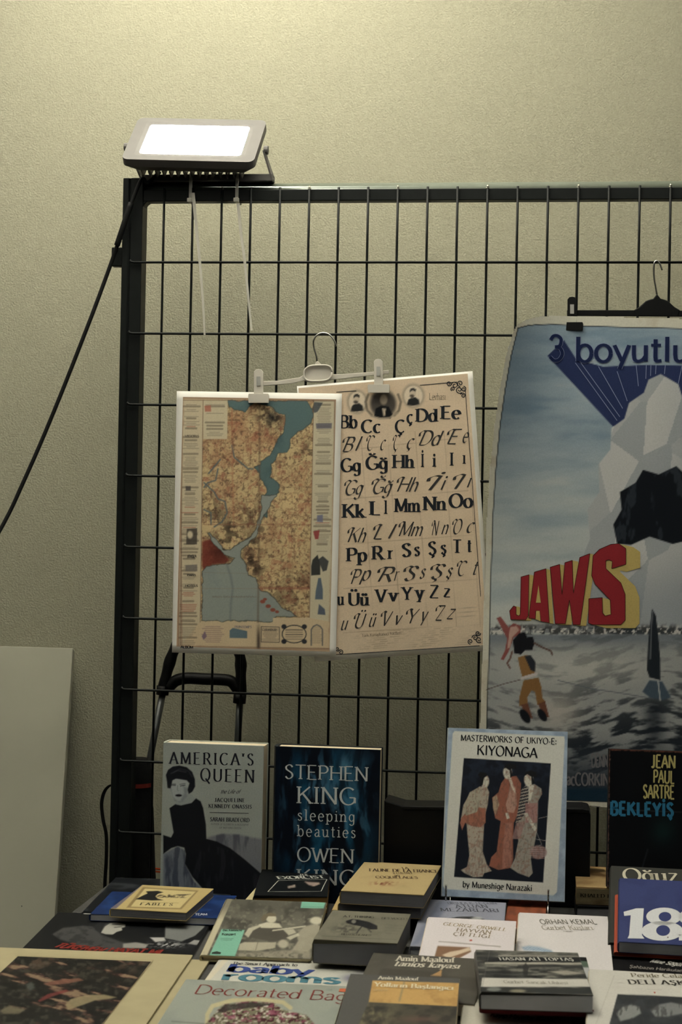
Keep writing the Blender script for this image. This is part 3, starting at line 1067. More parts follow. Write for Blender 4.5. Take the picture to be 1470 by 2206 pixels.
BHY = -.018
bbar = [(1222, 668), (1360, 668), (1372, 667), (1372, 681), (1222, 680)]
bbar2 = [(1222, 668), (1366, 668), (1385, 660), (1400, 648), (1408, 646), (1416, 633), (1424, 646), (1432, 648), (1447, 660), (1466, 669), (1610, 671), (1610, 683), (1360, 681), (1222, 680)]
hub2 = [(1366, 668), (1378, 661), (1392, 648), (1400, 645), (1408, 643), (1416, 633), (1424, 643), (1432, 645), (1440, 648), (1454, 661), (1466, 668), (1462, 681), (1370, 680)]
hanger('clip_hanger', 'black plastic clip hanger holding the large film poster', BHY, bbar2, hub2,
       [(1427, 582), (1423, 570), (1417, 562), (1411, 565), (1409, 580), (1410, 600), (1413, 617), (1416, 636)],
       [(1233, 639, 694, 712, 20, 46, .0), (1601, 642, 697, 715, 20, 46, .0)], M_BLACK)

# ================================================================== the sheets on the hangers
GP = 1.5       # ink gain for the sheets hanging on the screen


def z2(*pts, ox=350, oy=700, s=3.585):
    return [(ox + x / s, oy + y / s) for x, y in pts]


def sheet(name, label, quad, Y, cat, gain_white=(214, 210, 196), bow=0.004):
    """paper sheet hanging at depth Y; quad in pixels TL,TR,BR,BL"""
    P = [at_y(x, y, Y) for x, y in quad]
    ex = (P[1] - P[0]) / np.linalg.norm(P[1] - P[0])
    ey = P[0] - P[3]
    ey = ey - ex * (ey @ ex)
    ey /= np.linalg.norm(ey)
    fr = Frame(P[3], ex, ey)
    root = thing(name, label, cat, tuple((P[2] + P[3]) / 2))
    uv = [np.array([(p - P[3]) @ ex, (p - P[3]) @ ey]) for p in P]
    W, H = np.linalg.norm(P[1] - P[0]), np.linalg.norm(P[0] - P[3])

    def bend(u, v):
        return bow * (np.sin(u / W * 5.0 + .6) * .5 + .8 * (1 - v / H) ** 2 * np.sin(u / W * 7 + 1))
    nu, nv_ = 24, 30
    V, Fc = [], []
    for j in range(nv_ + 1):
        for i in range(nu + 1):
            a, b = i / nu, j / nv_
            q = (uv[3] * (1 - a) + uv[2] * a) * (1 - b) + (uv[0] * (1 - a) + uv[1] * a) * b
            V.append(fr.P(q)[...] + fr.n * float(bend(q[0], q[1])))
    for j in range(nv_):
        for i in range(nu):
            k = j * (nu + 1) + i
            Fc.append((k, k + 1, k + nu + 2, k + nu + 1))
    o = mesh_obj('paper_sheet', V, Fc, M_PAPER, root, True)
    so_ = o.modifiers.new('thick', 'SOLIDIFY')
    so_.thickness, so_.offset = .0003, 0
    # make sure the sheet's own normals face the viewer
    return root, fr, bend, uv


# ---- alphabet chart (behind)
AY = -.0165
ab, fa, bend_a, uva = sheet('alphabet_chart', 'tan alphabet chart with printed and script letters, hanging half behind the old map', [(640, 832), (1018.6, 799.4), (1060, 1401), (679, 1425)], AY, 'poster', bow=.0012)
W_a, H_a = uva[1][0], uva[0][1]
ca_ = Canvas(fa, (.006, .0085, W_a - .0085, H_a - .0035), 2.2, (188, 164, 128), GP)
e0, e1 = fa.px(647, 838), fa.px(1053, 1396)
n1 = fbm(ca_.X / 90, ca_.Y / 90, 4, 3)
ca_.mix((n1 - .45) * 1.2, (170, 148, 112))
ca_.mix(.35 * sstep(1250, 1420, ca_.Y), (166, 150, 122))
TAN = (60, 58, 52)
# ruled cells
for (p, q) in (((740, 1001 - 30), (1005, 960 - 18)), ((742, 1075), (1010, 1057)), ((742, 1172), (1020, 1153)), ((740, 1268), (1030, 1247)), ((740, 1363), (1034, 1345))):
    ca_.line([p, q], 1.2, (140, 118, 90), .5)
for x in (778, 836, 895, 957, 1008):
    ca_.line([(x, 930), (x + 27, 1350)], 1.2, (140, 118, 90), .45)
# portraits: dark oval busts in pale medallions
for (x, y, rx, ry) in ((770, 866, 18, 22), (891, 853, 20, 22)):
    ca_.ell(x, y, rx + 4, ry + 4, (120, 108, 86), .2, .7)
    ca_.ell(x, y, rx, ry, (190, 172, 140), .1)
    ca_.poly([(x - 14, y + 20), (x - 11, y + 8), (x - 3, y + 3), (x + 5, y + 3), (x + 12, y + 8), (x + 13, y + 18), (x, y + 21)], (38, 38, 36), 1.2)
    ca_.ell(x - 2, y - 6, 7, 10, (172, 154, 124), .2)
    ca_.poly([(x - 8, y - 8), (x - 7, y - 15), (x, y - 18), (x + 6, y - 14), (x + 5, y - 9), (x - 2, y - 12)], (48, 46, 42), 1)
    ca_.ell(x - 3, y, 5, 3, (70, 62, 52), .4)
ca_.ell(826, 870, 28, 30, (58, 54, 48), .2, .9)
ca_.ell(827, 861, 8, 11, (150, 134, 108), .3)
ca_.poly([(806, 898), (810, 880), (822, 874), (838, 876), (846, 892), (842, 902)], (26, 27, 27), 1.5)
ca_.poly([(824, 880), (832, 880), (830, 896), (826, 896)], (170, 152, 122), 1)
for sx in (-1, 1):
    ca_.line([(826 + sx * 24, 895), (826 + sx * 34, 884), (826 + sx * 38, 866), (826 + sx * 32, 850)], 5, (92, 82, 66), .8, 2)
ca_.line([(800, 896), (818, 902), (840, 900), (856, 890)], 4, (150, 132, 104), .8, 1.5)
for k in range(9):
    y = 1362 + k * 4.6
    x = 760 + rng.random() * 20
    while x < 1015:
        w = rng.uniform(8, 30)
        ca_.line([(x, y - (x - 760) * .045), (x + w, y - (x + w - 760) * .045)], 1.0, (130, 112, 86), .55)
        x += w + rng.uniform(4, 18)
for k in range(3):
    ca_.line([(985, 1312 + k * 9 - 2), (1028, 1309 + k * 9)], 1.2, (120, 102, 80), .5)
ca_.build('chart_print', ab, bend_a)
ia = Ink(fa, GP)
INKC = (34, 36, 38)
ROWS = [
    ([('Bb', 733, 771, 922), ('Cc', 779, 822, 932), ('\u00c7', 852, 874, 932), ('\u00e7', 877, 891, 911), ('Dd', 897, 944, 908), ('Ee', 951, 994, 902)], SERIFB, 27),
    ([('Gg', 735, 779, 1016), ('\u011e\u011f', 789, 837, 1011), ('Hh', 847, 893, 1008), ('\u0130', 908, 914, 1006), ('i', 933, 940, 1005), ('I', 970, 978, 1003), ('\u0131', 998, 1004, 999)], SERIFB, 28),
    ([('Kk', 739, 787, 1115), ('L', 798, 822, 1109), ('l', 829, 835, 1107), ('Mm', 851, 906, 1103), ('Nn', 913, 962, 1099), ('Oo', 968, 1020, 1093)], SERIFB, 29),
    ([('Pp', 748, 792, 1209), ('R', 803, 827, 1205), ('r', 837, 849, 1204), ('S', 866, 888, 1199), ('s', 893, 906, 1197), ('\u015e', 923, 942, 1195), ('\u015f', 950, 963, 1193), ('T', 976, 996, 1191), ('t', 1007, 1018, 1189)], SERIFB, 28),
    ([('u', 728, 742, 1303), ('\u00dc\u00fc', 751, 796, 1304), ('V', 811, 833, 1297), ('v', 840, 857, 1295), ('Y', 868, 888, 1292), ('y', 897, 913, 1289), ('Z', 926, 947, 1288), ('z', 956, 972, 1286)], SERIFB, 27),
]
for items, st, h in ROWS:
    for s, a, b, y in items:
        ia.text(s, a, b, y, h, INKC, st)
SROWS = [
    [('B', 737, 758, 973), ('l', 763, 772, 971), ('C', 789, 803, 970), ('c', 818, 828, 969), ('\u00c7', 846, 858, 969), ('\u00e7', 874, 888, 966), ('Dd', 901, 946, 959), ('E', 962, 984, 956), ('e', 995, 1007, 953)],
    [('Gg', 741, 779, 1066), ('\u011e\u011f', 800, 841, 1063), ('Hh', 854, 898, 1059), ('\u0130', 917, 936, 1056), ('i', 947, 956, 1055), ('I', 974, 990, 1053), ('\u0131', 1004, 1012, 1050)],
    [('Kh', 748, 786, 1168), ('L', 803, 824, 1161), ('l', 833, 844, 1160), ('Mm', 858, 908, 1155), ('N', 930, 942, 1153), ('n', 950, 964, 1151), ('O', 974, 992, 1150), ('c', 1003, 1018, 1147)],
    [('P', 755, 772, 1258), ('p', 776, 795, 1250), ('R', 812, 842, 1253), ('r', 848, 857, 1251), ('S', 868, 892, 1251), ('s', 903, 914, 1246), ('\u015e', 926, 950, 1247), ('\u015f', 960, 972, 1244), ('C', 984, 1001, 1240), ('t', 1016, 1026, 1238)],
    [('u', 733, 747, 1357), ('\u00dc', 762, 782, 1353), ('\u00fc', 793, 807, 1350), ('V', 820, 838, 1348), ('v', 848, 862, 1346), ('Y', 874, 894, 1343), ('y', 905, 918, 1338), ('Z', 938, 953, 1336), ('z', 962, 977, 1333)],
]
for row in SROWS:
    for s, a, b, y in row:
        ia.text(s, a, b, y, 31, (52, 50, 46), SCRIPT)
ia.text('Levhas\u0131', 925, 961, 861, 14, (120, 108, 84), FINE)
ia.text('T\u00fcrk K\u00fct\u00fcphaneci harfleri', 780, 865, 1372, 6, (96, 86, 70), FINE, 1366)
# double frame with scroll corners
for (p, q, w) in (((725, 845), (768, 842), 1.4), ((905, 830), (985, 823), 1.4), ((1003, 842), (1036, 1285), 1.2), ((725, 1410), (1034, 1391), 1.4)):
    ia.line([p, q], w, INKC)


def scroll(cx, cy, r, a0, turns=1.4):
    p = []
    for i in range(16):
        t = i / 15
        a = math.radians(a0 + 360 * turns * t)
        p.append((cx + r * (1 - .8 * t) * math.cos(a), cy + r * (1 - .8 * t) * math.sin(a)))
    ia.line(p, 1.9, INKC)


for (x, y, r, a) in ((968, 826, 6, 0), (980, 830, 8, 180), (992, 826, 7, 90), (990, 840, 8, 45), (998, 852, 6, 200), (999, 838, 6, 270), (976, 838, 5, 120)):
    scroll(x, y, r, a)
for (x, y, r, a) in ((1030, 1364, 6, 0), (1024, 1374, 7, 180), (1014, 1382, 6, 90), (1032, 1378, 7, 45), (735, 1405, 6, 200), (728, 1398, 5, 20)):
    scroll(x, y, r, a)
ia.build('lettering', ab, bend=bend_a)

# ---- old map (in front)
MY = -.0215
mp_, fm, bend_m, uvm = sheet('old_map', 'old ochre and blue city map on white-edged paper, hanging from the left clip', [(381, 842.5), (737, 848), (724, 1415.5), (371, 1405.5)], MY, 'map', bow=.0012)
W_m, H_m = uvm[1][0], uvm[0][1]
cm = Canvas(fm, (.0075, .0105, W_m - .0098, H_m - .0098), 1.35, (172, 150, 112), GP)
X, Y = cm.X, cm.Y
n1 = fbm(X / 45, Y / 45, 5, 1)
n2 = fbm(X / 12, Y / 12, 4, 5)
n3 = fbm(X / 26, Y / 26, 5, 9)
body = [(438, 862), (676, 862), (672, 1060), (666, 1330), (432, 1338)]
cm.poly(body, (170, 146, 98), 1)
inb = sstep(1, -1, cm.dist(body))
cm.mix(inb * np.clip((n1 - .52) * 2.2, 0, .6), (138, 92, 62))
cm.mix(inb * np.clip((.42 - n1) * 3, 0, .6), (184, 156, 104))
cm.mix(inb * np.clip(1 - abs(n3 - .5) * 26, 0, 1) * .5, (98, 64, 48))       # wandering road lines
cm.mix(inb * np.clip(1 - abs(n2 - .5) * 16, 0, 1) * .4, (92, 66, 46))
n5 = fbm(X / 17 + 3, Y / 17, 5, 15)
cm.mix(inb * np.clip(1 - abs(n5 - .47) * 24, 0, 1) * .45, (118, 70, 52))
cm.mix(inb * np.clip((fbm(X / 5, Y / 5, 3, 16) - .62) * 5, 0, .5), (70, 52, 40))
cm.mix(inb * np.clip((n2 - .64) * 4, 0, .4), (130, 68, 50))
rr = np.zeros_like(X)
for (x, y, s, a) in ((590, 900, 22, .9), (566, 890, 18, .7), (478, 1180, 28, .9), (505, 1165, 22, .8), (545, 1170, 26, .6), (540, 1205, 16, .9), (552, 1225, 16, .8), (450, 1090, 22, .6), (470, 1110, 20, .5), (560, 1140, 16, .5), (668, 970, 18, .6), (650, 1270, 40, .4), (600, 1290, 25, .4), (540, 1110, 26, .45), (495, 1140, 18, .8)):
    rr = np.maximum(rr, a * np.exp(-((X - x) ** 2 + (Y - y) ** 2) / (s * s)))
cm.mix(inb * rr * sstep(.35, .6, n2), (40, 34, 28))
cm.mix(inb * .8 * np.exp(-((X - 585) ** 2 + (Y - 899) ** 2) / 170), (26, 26, 26))
cm.poly(z2((310, 420), (370, 400), (420, 440), (480, 520), (520, 560), (480, 590), (390, 590), (320, 640), (310, 600), oy=1050), (104, 44, 34), 3, .85)
cm.mix(inb * .5 * np.exp(-((X - 470) ** 2 + (Y - 1190) ** 2) / 500) * n2, (30, 26, 24))
# streams
for st_ in ([(470, 1010), (465, 1035), (448, 1040), (440, 1050)], [(440, 1040), (462, 1060), (470, 1075), (485, 1080), (490, 1105), (478, 1125), (462, 1135)], [(440, 1098), (455, 1105), (455, 1130)], [(500, 960), (505, 985), (535, 1010), (545, 1010)], [(450, 1020), (475, 990)]):
    cm.line(st_, 3.2, (76, 84, 82), .85, 1.2)
up_w = z2((510, 587), (515, 630), (560, 655), (640, 668), (690, 620), (720, 600), (830, 625), (900, 680), (950, 690), (945, 760), (935, 830), (890, 880), (860, 950), (830, 1010), (760, 1050), (755, 1080), (710, 1100), (750, 1150), (755, 1180), (800, 1240), (805, 1290), (770, 1340), (765, 1480),
          (805, 1480), (810, 1400), (840, 1340), (900, 1290), (900, 1230), (860, 1190), (825, 1180), (840, 1130), (835, 1070), (870, 1040), (890, 990), (960, 980), (985, 930), (985, 880), (1040, 830), (1110, 790), (1150, 750), (1170, 700), (1150, 640), (1110, 585))
lo_w = z2((765, 60), (765, 170), (745, 240), (720, 330), (680, 380), (600, 430), (520, 490), (470, 480), (430, 420), (370, 350), (352, 352), (390, 430), (480, 520), (560, 545), (520, 590), (400, 592), (340, 612), (312, 650), (305, 1030), (850, 1038), (858, 1002), (1040, 1000), (1000, 960), (920, 930), (880, 870), (830, 820), (760, 790), (740, 770), (720, 700), (660, 680), (650, 600), (610, 540), (600, 490), (680, 420), (720, 385), (760, 270), (800, 190), (880, 60), oy=1050)
d1 = cm.dist(up_w) + (n2 - .5) * 7
cm.mix(sstep(1, -1, d1), (74, 92, 86))
cm.mix(sstep(1, -1, d1) * np.clip((n1 - .5) * 3, 0, .5), (58, 74, 72))
cm.mix(sstep(1.8, 0, abs(d1)) * .7, (58, 64, 56))
d2 = cm.dist(lo_w) + (n2 - .5) * 7
cm.mix(sstep(1, -1, d2), (118, 122, 108))
cm.mix(sstep(1, -1, d2) * np.clip((n1 - .5) * 2, 0, .5), (104, 112, 106))
cm.mix(sstep(1.8, 0, abs(d2)) * .7, (58, 58, 50))
cm.line(z2((500, 600), (530, 690), (545, 780), (530, 900), (525, 1020), oy=1050), 4, (92, 96, 92), .6, 3)
for (x, y, r) in ((566, 1296, 4), (578, 1306, 4), (588, 1314, 4), (571, 1291, 3), (597, 1318, 3)):
    cm.ell(x, y, r * 1.4, r, (122, 66, 50), .3)
for k in range(12):
    cm.line([(460 + k * 8, 1286), (464 + k * 8, 1286)], 2, (110, 100, 84), .6)
cm.line([(434, 1233), (560, 1236)], 1.2, (110, 100, 80), .5)
cm.line([(434, 1268), (668, 1268)], 1.2, (120, 96, 74), .4)
# folds
cm.line([(560, 865), (558, 1200), (556, 1330), (556, 1400)], 4, (82, 62, 46), .45, 2.5)
cm.line([(500, 880), (502, 1060), (504, 1130)], 3, (140, 84, 56), .4, 2)
cm.line([(440, 1130), (720, 1131)], 2, (120, 78, 56), .55, 1.5)
cm.line([(560, 1267), (668, 1267)], 4, (122, 58, 44), .5, 3)
# title box and advert columns
cm.poly([(438, 862), (491, 863), (490, 946), (438, 946)], (170, 156, 120), 1)
cm.poly([(392, 862), (437, 862), (433, 1340), (430, 1398), (386, 1398)], (170, 154, 118), 1)
cm.poly([(677, 862), (722, 862), (718, 1398), (667, 1398), (669, 1200)], (168, 156, 122), 1)
cm.poly([(430, 1340), (588, 1342), (588, 1331), (668, 1331), (716, 1340), (716, 1398), (386, 1398)], (172, 150, 112), 1)
for x, ww in ((394, 38), (681, 36), (442, 44)):
    y = 872.0
    yend = 945 if x == 442 else (1390 if x == 394 else 1190)
    while y < yend:
        kind = rng.random()
        xx = x - (y - 870) * .016
        w = ww * rng.uniform(.45, 1)
        if kind < .22:
            cm.line([(xx + (ww - w) / 2, y), (xx + (ww + w) / 2, y)], 4.2, (96, 84, 66), .6)
            y += 7
        elif kind < .34:
            y += 8
        else:
            colr = (132, 62, 48) if (x == 394 and (1090 < y < 1110 or 1275 < y < 1320)) or rng.random() < .05 else (112, 100, 80)
            cm.line([(xx + (ww - w) / 2, y), (xx + (ww + w) / 2, y)], 1.5, colr, .7)
            y += 3.6
DK = (44, 44, 44)
for pts, col in ((z2((190, 320), (270, 315), (268, 440), (185, 440), oy=1050), (62, 56, 48)), (z2((180, 600), (270, 595), (272, 648), (180, 648), oy=1050), (100, 92, 80)),
                 (z2((1160, 560), (1200, 520), (1220, 600), (1220, 675), (1150, 680), (1150, 610), oy=1050), (30, 32, 32)), (z2((1200, 560), (1240, 530), (1285, 570), (1270, 640), (1240, 650), (1220, 600), oy=1050), (44, 46, 46)),
                 (z2((1185, 800), (1205, 700), (1225, 700), (1240, 790), (1240, 865), (1180, 865), oy=1050), (60, 72, 84)), (z2((1200, 980), (1210, 900), (1255, 940), (1260, 985), oy=1050), (56, 64, 76)),
                 (z2((1165, 340), (1215, 330), (1205, 400), (1180, 400), oy=1050), (128, 46, 44)), (z2((1195, 215), (1240, 210), (1240, 270), (1195, 265), oy=1050), (92, 92, 108)),
                 (z2((520, 1105), (545, 1085), (655, 1110), (655, 1165), (520, 1162), oy=1050), (62, 84, 92)), (z2((305, 1150), (330, 1110), (345, 1150), (320, 1178), oy=1050), (96, 78, 92)),
                 (z2((1155, 650), (1175, 595), (1240, 600), (1200, 670), (1175, 680)), (58, 62, 62)), (z2((1185, 760), (1310, 758), (1308, 800), (1190, 802)), (86, 82, 84)),
                 (z2((180, 1245), (220, 1245), (220, 1280), (182, 1280)), (66, 60, 54)), (z2((325, 625), (375, 620), (378, 670), (330, 670)), (150, 88, 66))):
    cm.poly(pts, col, 1.2, .85)
cm.ell(410, 1152, 6, 8, (176, 160, 124), .4)
for (x0, y0, x1, y1) in ((563, 1350, 602, 1384), (432, 1345, 486, 1388), (668, 1346, 696, 1390)):
    for k in range(9):
        yy = y0 + 5 + k * (y1 - y0 - 6) / 9
        w = (x1 - x0) * rng.uniform(.5, .95)
        cm.line([((x0 + x1 - w) / 2, yy), ((x0 + x1 + w) / 2, yy)], 1.6, (112, 86, 84) if x0 < 450 else (110, 98, 80), .6)
for q in ([(563, 1350), (602, 1351), (602, 1384), (563, 1383), (563, 1350)],):
    cm.line(q, 1.4, DK, .8)
ovl = [(634 + 26 * math.cos(a), 1366 + 19 * math.sin(a)) for a in np.linspace(0, 2 * math.pi, 25)]
cm.line(ovl, 2.2, DK, .9)
for sx in (-1, 1):
    for sy in (-1, 1):
        cm.ell(634 + sx * 22, 1366 + sy * 16, 5.5, 5, DK, .25)
for k in range(5):
    cm.line([(616, 1357 + k * 5), (652, 1357 + k * 5)], 2.4 if k in (0, 2) else 1.3, (70, 66, 58), .7)
ar = [(671, 1390), (671, 1356), (676, 1349), (683, 1346), (690, 1349), (695, 1356), (695, 1390)]
cm.line(ar, 3, (78, 76, 74), .8)
# worn edges of the mount
for pts, w in ([(389, 856), (392, 1398)], 2.2), ([(386, 1100), (385, 1400)], 4), ([(723, 860), (719, 1400)], 2.2), ([(390, 857), (724, 862)], 3), ([(385, 1396), (716, 1399)], 3):
    cm.line(pts, w, (98, 62, 46), .55, 2)
for q in ([(394, 862), (724, 864)], [(394, 862), (389, 1392)], [(721, 864), (716, 1396)], [(389, 1392), (716, 1397)], [(438, 862), (432, 1340)], [(676, 862), (667, 1330)]):
    cm.line(q, 1.2, (84, 62, 48), .8)
cm.mix(.7 * np.exp(-(X - 557) ** 2 / 16) * sstep(1330, 1380, Y), (38, 30, 28))
du = np.minimum(np.minimum(cm.U - cm.U.min(), cm.U.max() - cm.U), np.minimum(cm.V - cm.V.min(), cm.V.max() - cm.V))
cm.mix(sstep(.004, .0, du + (n2 - .5) * .004) * .6, (140, 112, 84))
cm.build('map_print', mp_, bend_m)
im = Ink(fm, GP)
im.text('JOUGLA', 404, 424, 1201, 5.5, (40, 40, 40), SANSB)
im.text('PARIS', 404, 423, 1241, 4, (40, 40, 40), SANSB)
im.text('HOTELS', 400, 427, 1264, 4.5, (60, 56, 50), SANSB)
im.text('VIGORIS', 399, 430, 942, 5, (80, 72, 60), SERIF)
im.text('PRINTEMPS', 506, 543, 1353, 5, (90, 88, 96), SERIF)
im.text('Colombiale', 565, 597, 1359, 6, (70, 64, 60), SERIF)
im.text('ALB\u00dcM', 390, 417, 1396, 5.5, (30, 30, 30), SANSB, 1397)
im.text('MER DE MARMARA', 458, 548, 1287, 3.6, (104, 98, 86), FINE)
im.build('lettering', mp_, bend=bend_m)

# ---- film poster
FY = -.0255
pA = at_y(1030, 1738, FY)
ff_ = Frame(pA, np.array([1.0, 0, 0]), np.array([0, 0, 1.0]))
film = thing('film_poster', 'large film poster with red block title over grey sea, hanging from the black hanger', 'poster', tuple(at_y(1415, 1745, FY)))
# outline in pixels, clockwise from the left of the bottom edge
oL = [(1030, 1722), (1034, 1600), (1037, 1500), (1042, 1380), (1046, 1250), (1050, 1120), (1058, 1010), (1068, 920), (1080, 840), (1093, 770), (1108, 722), (1116, 706), (1134, 694), (1160, 686), (1195, 682)]
oR = [(1300, 683), (1470, 687), (1640, 692), (1730, 697), (1780, 703), (1800, 712), (1802, 900), (1798, 1300), (1792, 1765)]
iL = [(1046, 1716), (1049, 1560), (1051, 1500), (1055, 1380), (1058, 1250), (1063, 1110), (1070, 1010), (1079, 920), (1090, 845), (1103, 772), (1118, 712), (1140, 705), (1165, 702), (1195, 701)]
iR = [(1300, 704), (1470, 708), (1640, 712), (1730, 716), (1784, 722), (1786, 900), (1782, 1300), (1776, 1748)]
uL = at_y(1060, 1200, FY)[0] - pA[0]
vT = at_y(1200, 690, FY)[2] - pA[2]


def bend_f(u, v):
    # the free upper-left corner curls gently towards the viewer, the sheet hangs in shallow waves
    a = np.clip((uL + .15 - u) / .15, 0, 1.3) ** 2 * np.clip((v - vT * .45) / (vT * .55), 0, 1.2) ** 1.6
    return .06 * a + .0018 * np.sin(u * 11 + 1) + .0012 * np.cos(v * 8)


def in_outline(pts):
    return [tuple(ff_.px(*p)) for p in pts]


cp = Canvas(ff_, Canvas.rect(ff_, (1028, 679), (1803, 1768)), 2.3, (178, 172, 146), GP)
X, Y = cp.X, cp.Y
OUT = oL + oR
INN = iL + iR
n1 = fbm(X / 160 + Y / 300, Y / 40, 5, 21)
n2 = fbm(X / 9, Y / 9, 3, 22)
n3 = fbm(X / 60, Y / 14, 5, 23)
dI = cp.dist(INN)
inn_m = sstep(.8, -.8, dI)
sky_t = sstep(720, 1340, Y)
base = np.array([122, 136, 138])[None] * (1 - sky_t[:, None]) + np.array([158, 160, 146])[None] * sky_t[:, None]
cp.c = cp.c * (1 - inn_m[:, None]) + base * inn_m[:, None]
cp.mix(inn_m * np.clip((.52 - n1) * 2.4, 0, .75) * (1 - sky_t * .7), (84, 104, 114))
cp.mix(inn_m * np.clip((n1 - .55) * 3, 0, .5), (164, 164, 148))
cp.mix(inn_m * .5 * sstep(1200, 1100, X) * sstep(1050, 780, Y), (92, 108, 116))
# navy wedge behind the top line
wedge = [(1180, 768), (1216, 734), (1243, 775), (1300, 790), (1400, 786), (1480, 788), (1560, 788), (1640, 780), (1500, 910), (1320, 918)]
cp.poly(wedge, (38, 46, 74), 1)
# a plain pale sea cliff of angular facets with a dark cave
cliff = [(1424, 806), (1398, 818), (1388, 846), (1356, 868), (1346, 902), (1318, 922), (1316, 968), (1290, 1000), (1292, 1060), (1266, 1098), (1272, 1160), (1252, 1210), (1256, 1280), (1240, 1348), (1610, 1350), (1600, 1270), (1576, 1200), (1580, 1120), (1548, 1060), (1546, 990), (1518, 950), (1504, 896), (1474, 868), (1462, 828)]
cp.poly(cliff, (160, 158, 146), 1.5)
rin = sstep(1, -1, cp.dist(cliff))
fc = np.random.default_rng(12)
seeds = [(fc.uniform(1240, 1620), fc.uniform(800, 1350), fc.uniform(-1, 1)) for _ in range(46)]
best = np.full(len(X), 1e9)
tone = np.zeros(len(X))
for (sx_, sy_, tv) in seeds:
    d_ = np.hypot((X - sx_) + (Y - sy_) * .35, (Y - sy_) * .6)
    tone = np.where(d_ < best, tv, tone)
    best = np.minimum(best, d_)
cp.mix(rin * np.clip(tone, 0, 1) * .55, (112, 118, 116))
cp.mix(rin * np.clip(-tone, 0, 1) * .5, (182, 178, 162))
cp.mix(rin * np.clip((X - 1400) / 180, 0, 1) * .4, (96, 104, 106))
cave = [(1330, 1172), (1322, 1130), (1340, 1098), (1336, 1060), (1370, 1040), (1386, 1012), (1420, 1022), (1458, 1004), (1486, 1030), (1520, 1044), (1528, 1090), (1550, 1120), (1546, 1176), (1500, 1160), (1450, 1172), (1400, 1156), (1360, 1174)]
cp.poly(cave, (22, 25, 28), 1.5)
cp.mix(sstep(1, -3, cp.dist(cave)) * np.clip((fbm(X / 16, Y / 50, 4, 33) - .55) * 5, 0, .35), (70, 76, 78))
cp.mix(rin * sstep(1180, 1320, Y) * .35, (92, 102, 106))
# far shore
cp.poly([(1055, 1352), (1100, 1346), (1180, 1344), (1260, 1344), (1300, 1350), (1480, 1352), (1786, 1350), (1786, 1374), (1470, 1372), (1330, 1368), (1200, 1364), (1060, 1362)], (96, 96, 92), 2, .8)
cp.poly([(1265, 1352), (1786, 1356), (1786, 1378), (1360, 1376)], (46, 50, 50), 2, .9)
sm_ = inn_m * sstep(1340, 1356, Y) * sstep(1376, 1366, Y)
cp.mix(sm_ * sstep(.45, .6, n2), (60, 60, 56))
cp.mix(sm_ * sstep(.56, .7, fbm(X / 5, Y / 5, 2, 41)), (170, 164, 148))
# sea
sea = inn_m * sstep(1364, 1370, Y)
cp.mix(sea, (132, 132, 122))
cp.mix(sea * sstep(1410, 1372, Y) * .7, (88, 94, 96))
foam = np.exp(-((X - 1250) / 160) ** 2 - ((Y - 1440) / 40) ** 2)
cp.mix(sea * foam * .8, (168, 164, 146))
wv_ = fbm(X / 42, Y / 11 + 2 * np.sin(X / 70), 4, 51)
dkn = sstep(1440, 1620, Y + (X - 1100) * .12)
cp.mix(sea * np.clip((wv_ - .5 + dkn * .06) * 6, 0, 1) * (.25 + .7 * dkn), (34, 38, 40))
cp.mix(sea * sstep(1560, 1700, Y) * .8, (30, 36, 42))
cp.mix(sea * sstep(1600, 1700, Y) * np.clip((wv_ - .56) * 5, 0, .4), (92, 96, 96))
spray = np.exp(-((X - 1200) / 50) ** 2 - ((Y - 1535) / 40) ** 2)
cp.mix(sea * spray * .9, (160, 152, 134))
cp.mix(sea * np.exp(-((X - 1090) / 30) ** 2 - ((Y - 1530) / 30) ** 2) * .4, (150, 146, 132))
cp.mix(inn_m * sstep(1690, 1704, Y) * .9, (26, 44, 54))
# little water-skier and a dark sail
def z7(*p):
    return [(1030 + x / 3.243, 1080 + y / 3.243) for x, y in p]


cp.poly(z7((130, 815), (160, 805), (215, 880), (250, 850), (300, 870), (300, 930), (250, 950), (215, 1050), (180, 1110), (160, 1105), (190, 1040), (205, 960)), (120, 66, 58), 1)
cp.poly(z7((225, 880), (270, 870), (290, 900), (240, 950), (225, 1020), (205, 1030)), (170, 140, 118), 1, .8)
cp.poly(z7((245, 970), (290, 920), (330, 915), (345, 950), (385, 945), (395, 990), (380, 1040), (330, 1040), (300, 1070), (255, 1060)), (26, 26, 28), 1)
cp.line(z7((395, 990), (450, 1020), (510, 1045), (520, 1070)), 4, (80, 58, 48), .9)
cp.line(z7((240, 1050), (225, 1100), (205, 1130), (225, 1165)), 4, (92, 66, 54), .9)
cp.poly(z7((280, 1090), (330, 1075), (370, 1080), (400, 1130), (398, 1200), (310, 1225), (290, 1150)), (122, 88, 48), 1)
cp.poly(z7((325, 1080), (370, 1075), (402, 1120), (400, 1190), (370, 1180)), (40, 42, 44), 1)
cp.line(z7((310, 1235), (410, 1205)), 6, (170, 160, 146), .9)
cp.poly(z7((320, 1250), (425, 1230), (445, 1300), (450, 1370), (475, 1400), (460, 1430), (415, 1420), (400, 1330), (375, 1320), (345, 1370), (350, 1420), (290, 1430), (290, 1370)), (118, 84, 46), 1)
cp.poly(z7((300, 1420), (350, 1410), (385, 1520), (340, 1500)), (96, 60, 44), 1)
cp.poly(z7((420, 1415), (470, 1395), (500, 1510), (460, 1500)), (96, 60, 44), 1)
cp.ell(*z7((330, 1500))[0], 9, 17, (26, 28, 30), .15, 1, -32)
cp.ell(*z7((450, 1493))[0], 8, 15, (26, 28, 30), .15, 1, -32)
cp.line(z7((60, 1315), (180, 1275), (300, 1245)), 1.5, (70, 54, 46), .9)
